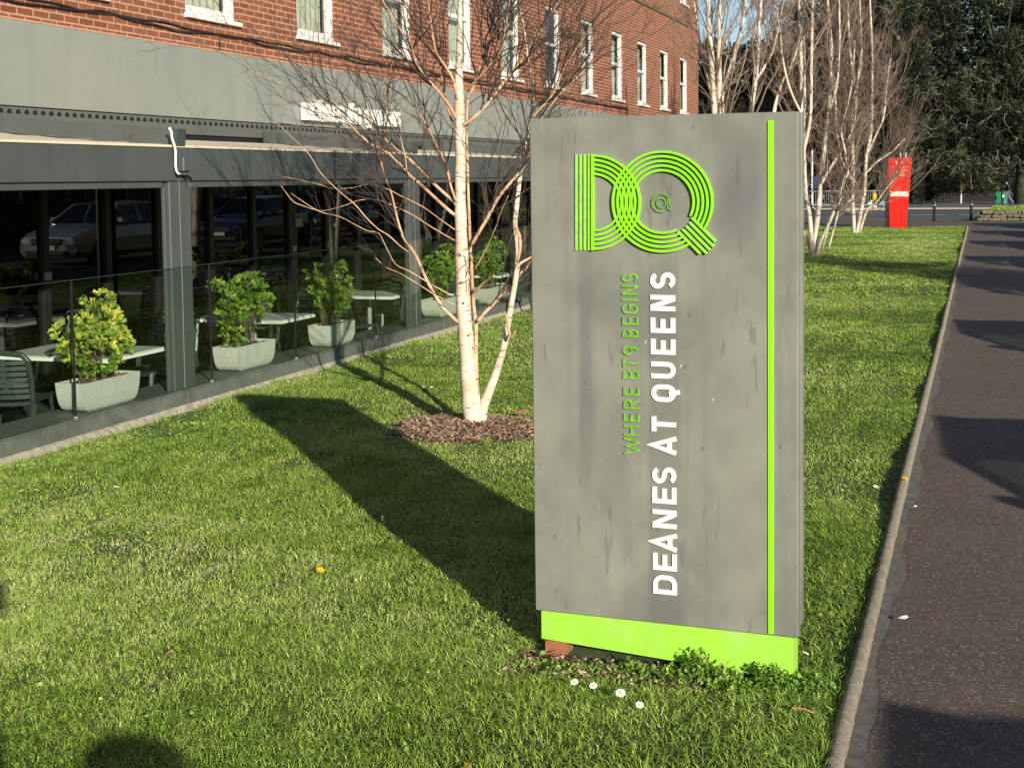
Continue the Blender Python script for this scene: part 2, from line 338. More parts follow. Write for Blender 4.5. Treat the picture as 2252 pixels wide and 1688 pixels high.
M['laurel'] = leaf_mat('green_laurel_leaves', [(.1, (.07, .14, .018, 1)), (.5, (.19, .31, .04, 1)), (.85, (.42, .50, .11, 1))], 6, .25)
M['variegated'] = leaf_mat('variegated_leaves', [(.1, (.09, .17, .02, 1)), (.45, (.23, .35, .05, 1)), (.68, (.46, .52, .10, 1)), (.88, (.78, .70, .12, 1))], 6, .25)
M['evergreen'] = leaf_mat('evergreen_oak_leaves', [(.1, (.012, .018, .009, 1)), (.45, (.028, .038, .018, 1)), (.75, (.06, .072, .034, 1)), (.95, (.14, .145, .08, 1))], .5, .12, spec=.08)
M['ivy'] = leaf_mat('ivy_green_leaves', [(.1, (.012, .022, .006, 1)), (.5, (.035, .055, .014, 1)), (.9, (.09, .12, .03, 1))], 1, .15)

# asphalt with reddish chippings
def asphalt(name, base, chips, sc=70, red=.35):
    m, n, out = newmat(name); p = n.nodes.new('ShaderNodeBsdfPrincipled'); P = pos(n)
    v = n.nodes.new('ShaderNodeTexVoronoi'); v.inputs['Scale'].default_value = sc; wn = n.nodes.new('ShaderNodeTexNoise'); wn.inputs['Scale'].default_value = 60; n.links.new(P, wn.inputs['Vector']); wa = n.nodes.new('ShaderNodeVectorMath'); wa.operation = 'MULTIPLY_ADD'; n.links.new(wn.outputs[1], wa.inputs[0]); wa.inputs[1].default_value = (.02, .02, .02); n.links.new(P, wa.inputs[2]); n.links.new(wa.outputs[0], v.inputs[0])
    sp = n.nodes.new('ShaderNodeSeparateColor'); n.links.new(v.outputs['Color'], sp.inputs[0])
    big = noise(n, P, .9, 5, .6)
    col = ramp(n, noise(n, P, 120, 3), [(.3, tuple(x*.6 for x in base)+(1,)), (.7, tuple(x*1.35 for x in base)+(1,))])
    thr = mth(n, 'MULTIPLY_ADD', big, -.55, 1.28-red*.45)
    isr = mth(n, 'MULTIPLY', mth(n, 'GREATER_THAN', sp.outputs[0], thr), mth(n, 'LESS_THAN', mth(n, 'ADD', v.outputs[0], mth(n, 'MULTIPLY', sp.outputs[2], .25)), .55))
    col = mixc(n, mth(n, 'MULTIPLY', isr, .85), col, chips)
    isg = mth(n, 'MULTIPLY', mth(n, 'GREATER_THAN', sp.outputs[1], .86), mth(n, 'LESS_THAN', v.outputs[0], .35)); col = mixc(n, mth(n, 'MULTIPLY', isg, .6), col, (.22, .20, .17, 1))
    col = mixc(n, mth(n, 'MULTIPLY', ramp(n, noise(n, P, 2.1, 5, .7), [(.45, (0, 0, 0, 1)), (.75, (1, 1, 1, 1))]), .4), col, tuple(x*1.7 for x in base)+(1,))
    n.links.new(col, p.inputs['Base Color']); p.inputs['Roughness'].default_value = .8; p.inputs['Specular IOR Level'].default_value = .3
    n.links.new(bump(n, noise(n, P, 110, 4, .7), .55, .006), p.inputs['Normal'])
    n.links.new(p.outputs[0], out.inputs[0]); return m
M['path'] = asphalt('path_asphalt', (.112, .090, .072), (.36, .235, .17, 1), 78, .66)
M['road'] = asphalt('road_asphalt', (.10, .10, .10), (.16, .14, .13, 1), 30, .2)
M['kerb'] = simple('concrete_edging', (.40, .34, .25), .9, var=.28, sc=30, stain=(12, (.20, .17, .11, 1), .6), bmp=1)
M['gutter'] = simple('grey_gutter_strip', (.15, .145, .135), .85, var=.4, sc=22, stain=(11, (.20, .15, .055, 1), .9), bmp=1)
M['lawn_soil'] = simple('lawn_soil', (.075, .105, .026), .95, var=.45, sc=14, stain=(3, (.075, .06, .03, 1), .6), bmp=1)
M['far_ground'] = simple('dark_far_ground', (.03, .032, .02), .95, var=.4, sc=1)
M['paving'] = simple('far_pavement', (.13, .125, .12), .85, var=.2, sc=3, bmp=.3)
M['marking'] = simple('road_marking_paint', (.62, .60, .52), .7, var=.2, sc=14)
M['kerb_cream'] = simple('pale_road_kerb', (.42, .37, .26), .8, var=.15, sc=3)
M['turf'] = simple('dark_artificial_turf', (.028, .055, .018), .9, var=.5, sc=30, bmp=1)
M['mulch'] = leaf_mat('bark_mulch_chips', [(.1, (.09, .055, .04, 1)), (.5, (.28, .18, .125, 1)), (.9, (.62, .46, .33, 1))], 20, 0, rough=.9)

# ------------------------------------------------------------------ numpy mesh with per-face-group tint
def np_mesh(name, V, F4=None, F3=None, tint=None, mat=None, par=None, smooth=False):
    me = bpy.data.meshes.new(name); nv = len(V); me.vertices.add(nv); me.vertices.foreach_set('co', np.asarray(V, np.float32).ravel())
    F4 = np.zeros((0, 4), np.int32) if F4 is None else np.asarray(F4, np.int32); F3 = np.zeros((0, 3), np.int32) if F3 is None else np.asarray(F3, np.int32)
    nl = F4.size+F3.size; me.loops.add(nl); me.loops.foreach_set('vertex_index', np.concatenate([F4.ravel(), F3.ravel()]))
    npo = len(F4)+len(F3); me.polygons.add(npo)
    st = np.concatenate([np.arange(len(F4))*4, F4.size+np.arange(len(F3))*3]).astype(np.int32); me.polygons.foreach_set('loop_start', st)
    me.update(calc_edges=True); me.validate()
    if smooth: me.polygons.foreach_set('use_smooth', np.ones(npo, bool))
    if tint is not None:
        a = me.attributes.new('tint', 'FLOAT', 'POINT'); a.data.foreach_set('value', np.asarray(tint, np.float32))
    me.materials.append(mat); o = bpy.data.objects.new(name, me); COL.objects.link(o)
    if par is not None: o.parent = par
    return o
def wav(x, y, sc, seed):
    r = np.random.RandomState(seed); o = np.zeros_like(x)
    for k in range(9):
        a = r.uniform(0, 6.28); f = sc*r.uniform(.5, 2.4); o += np.sin((x*math.cos(a)+y*math.sin(a))*f+r.uniform(0, 6.28))
    return o/3.0
def rot_frames(n, r):
    d = r.normal(size=(n, 3)); d /= np.linalg.norm(d, axis=1)[:, None]
    e = r.normal(size=(n, 3)); e -= (e*d).sum(1)[:, None]*d; e /= np.linalg.norm(e, axis=1)[:, None]
    return d, e
def leaves(name, C0, D, L, W, tint, mat, par, r, fold=.25):
    """n pointed leaves: base C0, direction D, lengths L, widths W -> one mesh"""
    n = len(C0); e = r.normal(size=(n, 3)); e -= (e*D).sum(1)[:, None]*D; e /= np.linalg.norm(e, axis=1)[:, None]; u = np.cross(D, e)
    V = np.zeros((n, 6, 3)); L = L[:, None]; W = W[:, None]
    V[:, 0] = C0; V[:, 1] = C0+D*L*.45+e*W*.5+u*W*fold; V[:, 2] = C0+D*L*.5; V[:, 3] = C0+D*L*.45-e*W*.5+u*W*fold
    V[:, 4] = C0+D*L*.78+e*W*.42+u*W*fold*.3; V[:, 5] = C0+D*L*1.0-u*L*.12
    V6 = V.reshape(-1, 3); b = np.arange(n)[:, None]*6
    F3 = np.concatenate([b+[0, 1, 2], b+[0, 2, 3], b+[2, 5, 3], b+[1, 4, 2], b+[2, 4, 5]]); 
    return np_mesh(name, V6, None, F3, np.repeat(tint, 6), mat, par)

# ------------------------------------------------------------------ ground, lawn, path, road
def sheet(name, x0, x1, y0, y1, z, mat, thick=0):
    b = MB()
    if thick: b.box(x0, x1, y0, y1, z-thick, z)
    else: b.quad((x0, y0, z), (x1, y0, z), (x1, y1, z), (x0, y1, z))
    return tag(b.build(name, mat), kind='structure')
sheet('ground', -400, 400, -300, 700, -.30, M['far_ground'])
LX0, LX1, LY1 = -6.50, -.475, 50.6
b = MB(); nx, ny = 24, 120
for j in range(ny+1):
    for i in range(nx+1):
        x = LX0+(LX1-LX0)*i/nx; y = -8+(LY1+8)*j/ny
        z = .012*math.sin(x*2.1+y*.7)+.010*math.sin(y*1.9-x)-.015
        if abs(x-LX1) < .01 or abs(x-LX0) < .01: z = -.02
        if y > LY1-.1 and j == ny: z = -.05
        b.v.append((x, y, z))
for j in range(ny):
    for i in range(nx): k = j*(nx+1)+i; b.f.append((k, k+1, k+nx+2, k+nx+1))
tag(b.build('lawn', M['lawn_soil'], smooth=True), kind='structure')
sheet('path', -.422, 9.5, -12, 60, -.03, M['path'], .2)
b = MB()
for k in range(700): y = -8+58.4*k/699; b.v += [(-.425, y, -.022), (-.365+.018*math.sin(y*3.1)+.012*math.sin(y*7.7+1)+uni(-.004, .004), y, -.026)]
for k in range(699): b.f.append((2*k, 2*k+1, 2*k+3, 2*k+2))
tag(b.build('gutter', M['gutter']), kind='structure')
sheet('forecourt', -9.3, -.36, 50.62, 60, -.034, M['path'], .2)
sheet('road', -60, 80, 60, 77, -.05, M['road'], .2)
sheet('far_pavement', -60, 80, 77.3, 95, .0, M['paving'], .2)
# edging: rounded concrete strip beside the lawn, slightly uneven
b = MB(); ys = np.concatenate([np.linspace(-8, 2, 30), np.linspace(2.05, 14, 600), np.linspace(14.2, 50.5, 180)]); prof = [(-.475, -.10), (-.475, .012), (-.468, .024), (-.45, .03), (-.43, .026), (-.421, .010), (-.42, -.10)]
for y in ys:
    dx = .003*math.sin(y*.5); dz = .004*math.sin(y*1.7)
    for px, pz in prof: b.v.append((px+dx+uni(-.003, .003), y, pz+dz+uni(-.003, .003)))
for j in range(len(ys)-1):
    for i in range(len(prof)-1): k = j*7+i; b.f.append((k, k+1, k+8, k+7))
tag(b.build('kerb', M['kerb'], smooth=True), kind='structure')
b = MB(); b.box(-60, 80, 77.0, 77.3, -.2, .012); tag(b.build('road_kerb', M['kerb_cream']), kind='structure')
b = MB()
for x0, x1, y0, y1 in ((-3.2, -1.6, 65.7, 66.0), (-1.0, .9, 65.7, 66.0), (-9.8, -8.2, 66.0, 66.3), (-14, -11.2, 66.0, 66.3), (-5.9, -4.4, 71, 71.3), (2.5, 4.4, 65.7, 66), (-8, -4.8, 63, 63.12), (-60, 60, 60.3, 60.42)):
    b.quad((x0, y0, -.046), (x1, y0, -.046), (x1, y1, -.046), (x0, y1, -.046))
b.quad((-5.9, 69.8, -.046), (-5.2, 69.3, -.046), (-6.6, 73.4, -.046), (-7.3, 73.4, -.046))
tag(b.build('road_markings', M['marking']), kind='structure')

# grass blades: one object nobody could count
def grass_field():
    Vs = []; T = []
    def zone(y0, y1, dens, wd, h0, h1, x0=LX0+.03, x1=LX1-.005, seed=1):
        r = np.random.RandomState(seed); A = (x1-x0)*(y1-y0); n = int(A*dens); x = r.uniform(x0, x1, n); y = r.uniform(y0, y1, n)
        # inside the view (with a margin for a step to the side)
        ang = np.degrees(np.arctan2(x, y)); k = (ang > -47) & (ang < 9); x = x[k]; y = y[k]
        # bare where the mulch ring and the sign's foot are
        dm = ((x+3.78)/.68)**2+((y-9.55)/.50)**2; k = (dm > 1+.25*np.sin(9*np.arctan2(y-9.5, x+3.8))) | (r.uniform(size=len(x)) < .03); x = x[k]; y = y[k]
        ins = (x > -1.78) & (x < -.66) & (y > 4.93) & (y < 5.24); soil = (x > -1.80) & (x < -1.0) & (y > 4.83) & (y < 5.1)
        k = ~ins & (~soil | (r.uniform(size=len(x)) < .12)); x = x[k]; y = y[k]
        thin = wav(x, y, 2.6, 5); k = r.uniform(size=len(x)) < np.clip(.9+.25*thin, .45, 1); x = x[k]; y = y[k]; n = len(x)
        cl = wav(x, y, 5.0, 3)+.5*wav(x, y, 1.6, 4); fine = wav(x, y, 18.0, 9)
        h = r.uniform(h0, h1, n)*(1+.28*np.clip(cl, -1.5, 1.5)+.18*fine); h = np.clip(h, .010, .085)
        edge = np.exp(-((x-LX1)/.05)**2)+np.exp(-((x-LX0)/.12)**2); h *= (1+.35*edge)
        a = r.uniform(0, 6.283, n)+.9*wav(x, y, 3.5, 21); lean = r.uniform(.4, 2.1, n)
        dx = np.cos(a)*lean*h; dy = np.sin(a)*lean*h; wx = -np.sin(a+r.normal(0, .6, n))*wd*r.uniform(.6, 1.4, n)/2; wy = np.cos(a)*wd/2
        z0 = -.02+.012*np.sin(x*2.1+y*.7)+.010*np.sin(y*1.9-x)
        V = np.zeros((n, 5, 3)); V[:, 0] = np.stack([x+wx, y+wy, z0], 1); V[:, 1] = np.stack([x-wx, y-wy, z0], 1)
        V[:, 2] = np.stack([x+dx*.38+wx*.85, y+dy*.38+wy*.85, z0+h*.62], 1); V[:, 3] = np.stack([x+dx*.38-wx*.85, y+dy*.38-wy*.85, z0+h*.62], 1)
        V[:, 4] = np.stack([x+dx, y+dy, z0+h*(1-.22*lean)], 1)
        t = np.clip(.46+.20*wav(x, y, 1.3, 31)+.12*wav(x, y, 7, 33)+r.normal(0, .15, n)+(r.uniform(size=n) < .06)*.4-.22*np.exp(-((x-LX1)/.6)**2)+.30*np.exp(-((x-LX0)/.45)**2), 0, 1)
        Vs.append(V.reshape(-1, 3)); T.append(np.repeat(t, 5))
    zone(3.0, 5.2, 13500, .0042, .018, .046, seed=1); zone(5.2, 8, 10500, .0046, .018, .042, seed=2); zone(8, 13, 6200, .0058, .018, .038, seed=3)
    zone(13, 22, 2600, .009, .018, .038, seed=4); zone(22, 50.4, 900, .016, .020, .042, x0=-6, seed=5)
    V = np.concatenate(Vs); T = np.concatenate(T); n = len(V)//5; bb = np.arange(n)[:, None]*5
    return np_mesh('grass', V, bb+[0, 1, 3, 2], bb+[2, 3, 4], T, M['grass'])
tag(grass_field(), 'short mown sunlit grass between the terrace and the path', 'grass', kind='stuff')
# ------------------------------------------------------------------ stroke lettering
def arc(cx, cy, rx, ry, a0, a1, n=14):
    return [(cx+rx*math.cos(math.radians(a0+(a1-a0)*i/n)), cy+ry*math.sin(math.radians(a0+(a1-a0)*i/n))) for i in range(n+1)]
def glyph(c, w, t):
    """strokes (centre lines) of a letter in a cell w wide and 1 high, stroke t"""
    h = t/2; L, R_, B, T = h, w-h, h, 1-h; m = .5; r = min(w*.5-h, .3)
    if c == 'E': return [[(w, T), (L, T), (L, B), (w, B)], [(L+h, m), (w*.92, m)]]
    if c == 'T': return [[(0, T), (w, T)], [(w/2, T-h), (w/2, 0)]]
    if c == 'I': return [[(w/2, 0), (w/2, 1)]]
    if c == 'H': return [[(L, 0), (L, 1)], [(R_, 0), (R_, 1)], [(L+h, m), (R_-h, m)]]
    if c == 'N': return [[(L, 0), (L, 1)], [(R_, 0), (R_, 1)], [(L+h*.6, 1-h*.3), (R_-h*.6, h*.3)]]
    if c == 'A': return [[(h*.6, 0), (w/2, 1), (w-h*.6, 0)], [(w*.22, .28), (w*.78, .28)]]
    if c == 'W': return [[(h*.6, 1), (w*.27, h*.6), (w*.5, .85), (w*.73, h*.6), (w-h*.6, 1)]]
    if c == 'D': return [[(L, B), (L, T)]+[(R_-r, T)]+arc(R_-r, T-r, r, r, 90, 0, 8)[1:]+arc(R_-r, B+r, r, r, 0, -90, 8)+[(L, B)]]
    if c == 'U': return [[(L, 1)]+arc(L+r, B+r, r, r, 180, 270, 8)+arc(R_-r, B+r, r, r, 270, 360, 8)+[(R_, 1)]]
    if c == 'Q': return [[(L, m)]+arc(L+r, T-r, r, r, 180, 90, 8)+arc(R_-r, T-r, r, r, 90, 0, 8)+arc(R_-r, B+r, r, r, 0, -90, 8)+arc(L+r, B+r, r, r, -90, -180, 8)+[(L, m)], [(w*.48, .27), (w*.60, -.16)]]
    if c == 'S':
        ry = (T-B)/4; rx = (R_-L)/2; x = w/2
        return [arc(x, T-ry, rx, ry, 25, 90, 6)+arc(x, T-ry, rx, ry, 90, 180, 8)[1:]+arc(x, T-ry, rx, ry, 180, 250, 6)[1:]+arc(x, B+ry, rx, ry, 70, 0, 6)+arc(x, B+ry, rx, ry, 0, -90, 8)[1:]+arc(x, B+ry, rx, ry, -90, -155, 6)[1:]]
    if c == 'R': ry = (T-m)/2; return [[(L, 0), (L, T), (R_-ry, T)]+arc(R_-ry, m+ry, ry, ry, 90, -90, 10)+[(L+h, m)], [(w*.55, m-h), (w-h*.5, 0)]]
    if c == 'B': ry = (T-m)/2; return [[(L, B), (L, T), (R_-ry, T)]+arc(R_-ry, m+ry, ry, ry, 90, -90, 10)+[(L+h, m)], [(R_-ry*.9, m-h*.2)]+arc(R_-ry, B+ry, ry, ry, 80, -90, 10)+[(L, B)]]
    if c == 'G': return [arc(R_-r, T-r, r, r, 20, 90, 6)+arc(L+r, T-r, r, r, 90, 180, 8)+arc(L+r, B+r, r, r, 180, 270, 8)+arc(R_-r, B+r, r, r, 270, 360, 8)+[(R_, m), (w*.5, m)]]
    if c == '9': return [arc(w/2, .68, w/2-h, .32-h, -20, 340, 20), arc(w/2-.02, .62, w/2-h+.02, .62-h, 12, -75, 10)]
    return []
def ribbon_poly(pts, wd, closed=False):
    pts = [Vector((p[0], p[1])) for p in pts]; q = [pts[0]]
    for p in pts[1:]:
        if (p-q[-1]).length > 1e-6: q.append(p)
    pts = q
    if closed and (pts[0]-pts[-1]).length < 1e-6: pts.pop()
    n = len(pts); Lf, Rt = [], []
    for i in range(n):
        if closed: a, c_ = pts[i-1], pts[(i+1) % n]
        else: a = pts[i-1] if i else None; c_ = pts[i+1] if i < n-1 else None
        d1 = (pts[i]-a).normalized() if a is not None else None; d2 = (c_-pts[i]).normalized() if c_ is not None else None
        if d1 is None: d1 = d2
        if d2 is None: d2 = d1
        n1 = Vector((-d1.y, d1.x)); n2 = Vector((-d2.y, d2.x)); m = n1+n2
        m = m.normalized() if m.length > 1e-4 else n1
        k = min(1/max(m.dot(n1), .2), 2.6)*wd/2
        Lf.append(pts[i]+m*k); Rt.append(pts[i]-m*k)
    return Lf, Rt
def ribbon(mb, pts, wd, fn, d0, d1, closed=False):
    closed = closed or (len(pts) > 4 and abs(pts[0][0]-pts[-1][0])+abs(pts[0][1]-pts[-1][1]) < 1e-5)
    """fn(u,v,d)->3-D. solid strip between depths d0 (back) and d1 (face)"""
    Lf, Rt = ribbon_poly(pts, wd, closed); n = len(Lf); V = []
    for a, b_ in zip(Lf, Rt): V += [fn(a.x, a.y, d1), fn(b_.x, b_.y, d1), fn(b_.x, b_.y, d0), fn(a.x, a.y, d0)]
    F = []
    for i in range(n if closed else n-1):
        j = (i+1) % n
        for k in range(4): F.append((i*4+k, i*4+(k+1) % 4, j*4+(k+1) % 4, j*4+k))
    if not closed: F.append((0, 3, 2, 1)); F.append(((n-1)*4, (n-1)*4+1, (n-1)*4+2, (n-1)*4+3))
    mb.add(V, F)

# ------------------------------------------------------------------ the big upright sign
SY = 5.05                                                   # front face
px = lambda x, y: atY(x, y, SY)
tl, tr, bl, br = px(1163, 268), px(1757, 244), px(1176, 1333), px(1757, 1402)
X0, X1 = (tl[0]+bl[0])/2, (tr[0]+br[0])/2; Z0, Z1 = .168, 2.187; SD = .13
sg = thing('monolith_sign', 'tall grey upright sign with lime green emblem, sideways lettering and green base', 'sign', ((X0+X1)/2, SY+SD/2, 0))
org = sg.location.copy(); sg.rotation_euler = (0, 0, math.radians(-2.6)); sg.scale = (1.008, 1, 1)
b = MB(org); b.box(X0, X1, SY, SY+.06, Z0, Z1, .004); b.build('front_panel', M['sign_grey'], sg)
b = MB(org); b.box(X0, X1, SY+.07, SY+SD, Z0+.03, Z1, .004); b.build('back_panel', M['sign_grey'], sg)
b = MB(org); b.box(X0+.012, X1-.012, SY+.0595, SY+.0705, Z0+.01, Z1-.01); b.build('seam', M['dark_relief'], sg)
b = MB(org); b.prism([(X0+.022, .047), (X1-.02, -.008), (X1-.02, Z0), (X0+.022, Z0)], SY+.012, SY+SD-.02, 'y'); b.build('green_base', M['lime_plinth'], sg)
b = MB(org); b.box(X0+.035, X0+.12, SY+.02, SY+.12, -.04, .038); b.build('brick_footing', M['terracotta'], sg)
fnS = lambda u, v, d: (u, SY-d, v)
xs0, xs1 = px(1691, 800)[0], px(1703, 800)[0]
b = MB(org); b.box(xs0, xs1, SY-.006, SY+.001, px(1697, 1388)[2], px(1697, 266)[2], .001); b.build('stripe', M['lime'], sg)
# white lettering, bottom to top
def vtext(spec, xb, xt, mat, name, t, depth, wide):
    for k, (c, yb, yt) in enumerate(spec):
        b = MB(org)
        f = (yb-1300)/(600-1300); xbase = xb[0]+(xb[1]-xb[0])*f; xtop = xt[0]+(xt[1]-xt[0])*f
        p0 = px(xbase, yb); p1 = px(xtop, yb); z0 = p0[2]; z1 = px(xbase, yt)[2]; ch = p0[0]-p1[0]; wd = (z1-z0)/ch
        for j, st in enumerate(glyph(c, wd, t)):
            ribbon(b, st, t, lambda u, v, d: (p0[0]-v*ch, SY-d, z0+u*ch), -.0005, depth+.0004*j, False)
        b.build(name, mat, sg, fix=True)
big = [('D', 1307.5, 1266), ('E', 1255, 1218), ('A', 1212, 1174), ('N', 1162, 1122), ('E', 1108, 1072), ('S', 1064, 1028), ('A', 999, 961), ('T', 950, 917), ('Q', 884, 846), ('U', 832.5, 796), ('E', 780, 746), ('E', 732.5, 699), ('N', 684, 649), ('S', 635, 599)]
vtext(big, (1490.8, 1486.5), (1438.8, 1432), M['letter_white'], 'white_letter', .185, .006, 1)
z = lambda v: 580+v/3.684
thin = [('W', z(1545), z(1415)), ('H', z(1395), z(1310)), ('E', z(1280), z(1215)), ('R', z(1180), z(1100)), ('E', z(1070), z(1005)), ('B', z(935), z(860)), ('T', z(840), z(775)), ('9', z(742), z(668)), ('B', z(598), z(530)), ('E', z(497), z(432)), ('G', z(405), z(330)), ('I', z(302)+1, z(288)-1), ('N', z(255), z(175)), ('S', z(150), z(78))]
vtext(thin, (1413.5, 1404), (1378.5, 1369), M['letter_green'], 'green_letter', .115, .007, 1)
# emblem: D and Q of five lines each, interlaced, with an at sign
def e2(x, y):
    p = px(1200+x/4.0218, 280+y/4.0225); return (p[0], p[2])
sc_ = (e2(1445, 660)[0]-e2(445, 660)[0])/1000
b = MB(org); lw = 18.5*sc_
D0 = .0015; DP = .014
for k, x in enumerate((277, 315, 352, 390)):
    ribbon(b, [e2(x, 1088), e2(x, 240)], 17*sc_, fnS, -.0005, .008+.0002*k)
ribbon(b, [e2(425, 1090), e2(425, 238)], 24*sc_, fnS, -.0005, DP+.001)
for k in range(5):
    ry = 412-k*40.5; cx_, cy_ = 434, 664; pts = [e2(cx_+(ry-2)*math.sin(a), cy_-ry*math.cos(a)) for a in np.linspace(0, math.pi, 64)]
    ribbon(b, pts, lw, fnS, -.0005, DP-.0002*k)
qx, qy = 1046, 658; tail0 = 45
for k in range(5):
    r_ = 440-k*41; off = [0, 0]
    # ring from just right of the tail, anticlockwise over the top, round to the tail again
    half = 86.0; d_ = half/r_; a0 = math.radians(45); a_s = a0-math.asin(d_); a_e = a0+math.asin(d_)-2*math.pi
    pts = [e2(qx+r_*math.cos(a), qy+r_*math.sin(a)) for a in np.linspace(a_s, a_e, 110)]
    ribbon(b, pts, lw, fnS, -.0005, DP+.0006-.00025*k)
c45 = math.cos(math.radians(45))
for k in range(5):
    o_ = -86+k*43; s0 = 285 if k in (0, 4) else 300; s1 = 600 if k else 580
    if k == 4: s0 = 285; s1 = 560
    p0 = e2(qx+s0*c45-o_*c45, qy+s0*c45+o_*c45); p1 = e2(qx+s1*c45-o_*c45, qy+s1*c45+o_*c45)
    ribbon(b, [p0, p1], 19*sc_, fnS, -.0005, DP+.0012+.0002*k)
# at sign
atb = MB(org); b_em = b; b = atb
ax, ay = 1030, 668
ribbon(b, [e2(ax+62+0, ay-40), e2(ax+58, ay+50)]+[e2(ax+64+14*math.sin(t), ay+52+10*(1-math.cos(t))) for t in np.linspace(.4, 2.2, 5)], 15*sc_, fnS, -.0005, .007)
ribbon(b, [e2(ax+2+40*math.cos(a), ay+2+42*math.sin(a)) for a in np.linspace(0, 2*math.pi, 28)], 14*sc_, fnS, -.0005, .0066, True)
ribbon(b, [e2(ax+80*math.cos(a), ay-80*math.sin(a)*-1*-1) for a in np.linspace(math.radians(-20), math.radians(285), 40)], 14*sc_, fnS, -.0005, .0072)
atb.build('at_symbol', M['dull_green'], sg, fix=True); b = b_em
em = b.build('emblem', M['lime_dirty'], sg, fix=True)
# bright front faces of the emblem: same strips 1 mm proud, cleaner paint
b2 = MB(org)
for k in range(5):
    ry = 412-k*40.5; pts = [e2(434+(ry-2)*math.sin(a), 664-ry*math.cos(a)) for a in np.linspace(0, math.pi, 64)]
    ribbon(b2, pts, lw*.74, fnS, DP, DP+.0022-.0002*k)
for k in range(5):
    r_ = 440-k*41; d_ = 80/r_; a0 = math.radians(45)
    pts = [e2(qx+r_*math.cos(a), qy+r_*math.sin(a)) for a in np.linspace(a0-math.asin(d_)-.05, a0+math.asin(d_)+.05-2*math.pi, 110)]
    ribbon(b2, pts, lw*.74, fnS, DP, DP+.0029-.00025*k)
ribbon(b2, [e2(425, 1086), e2(425, 242)], 19*sc_, fnS, DP, DP+.0036)
b2.build('emblem_face', M['lime'], sg, fix=True)

# ------------------------------------------------------------------ brick restaurant building
WX = -8.65; GX = -8.72; FX = -8.56; YC = 41.85; YB = -14.0
bd = thing('restaurant_building', 'red brick building with sash windows above a long grey fascia and dark glazed doors', 'building', (WX-3, 14, 0))
org = bd.location
WP = 2.56; wins = [13.25+WP*k-0.0 for k in range(-9, 11)]; WW = 1.08; ZS, ZH = 3.86, 5.52; ZS2, ZH2 = 7.14, 8.7
ww = [(13.22, 14.34), (15.80, 16.90), (18.42, 19.5), (21.05, 22.12), (23.64, 24.68), (26.27, 27.32), (28.87, 29.90), (31.45, 32.5), (34.02, 35.06), (36.58, 37.64), (39.18, 40.22)]
ww = [(13.22-2.58*k, 14.30-2.58*k) for k in range(9, 0, -1)]+ww
b = MB(org); ZT = 10.2
rows = [(-.3, 2.60, []), (2.60, ZS, []), (ZS, ZH, ww), (ZH, ZS2, []), (ZS2, ZH2, ww), (ZH2, ZT, [])]
for z0, z1, ws in rows[1:]:
    y = YB
    for a, c_ in ws:
        b.quad((WX, y, z0), (WX, a, z0), (WX, a, z1), (WX, y, z1)); y = c_
    b.quad((WX, y, z0), (WX, YC, z0), (WX, YC, z1), (WX, y, z1))
for z0, z1 in ((ZS, ZH), (ZS2, ZH2)):
    for a, c_ in ww:
        xi = WX-.11
        b.quad((WX, a, z0), (xi, a, z0), (xi, a, z1), (WX, a, z1)); b.quad((WX, c_, z0), (WX, c_, z1), (xi, c_, z1), (xi, c_, z0))
        b.quad((WX, a, z1), (xi, a, z1), (xi, c_, z1), (WX, c_, z1)); b.quad((WX, a, z0), (WX, c_, z0), (xi, c_, z0), (xi, a, z0))
b.quad((WX, YC, -.2), (WX-14, YC, -.2), (WX-14, YC, ZT), (WX, YC, ZT)); b.quad((WX, YB, -.2), (WX-14, YB, -.2), (WX-14, YB, ZT), (WX, YB, ZT))
b.quad((WX, 29.4, -.2), (WX, YC, -.2), (WX, YC, 2.6), (WX, 29.4, 2.6))
b.build('brick_wall', M['brick'], bd)
b = MB(org); b.box(WX-14.3, WX+.3, YB-.3, YC+.3, ZT, ZT+.35); b.build('roof', M['frame_grey'], bd)
b = MB(org); b.box(WX+.002, WX+.03, YB, YC-.01, 6.52, 6.60); b.build('string_course', M['stone'], bd)
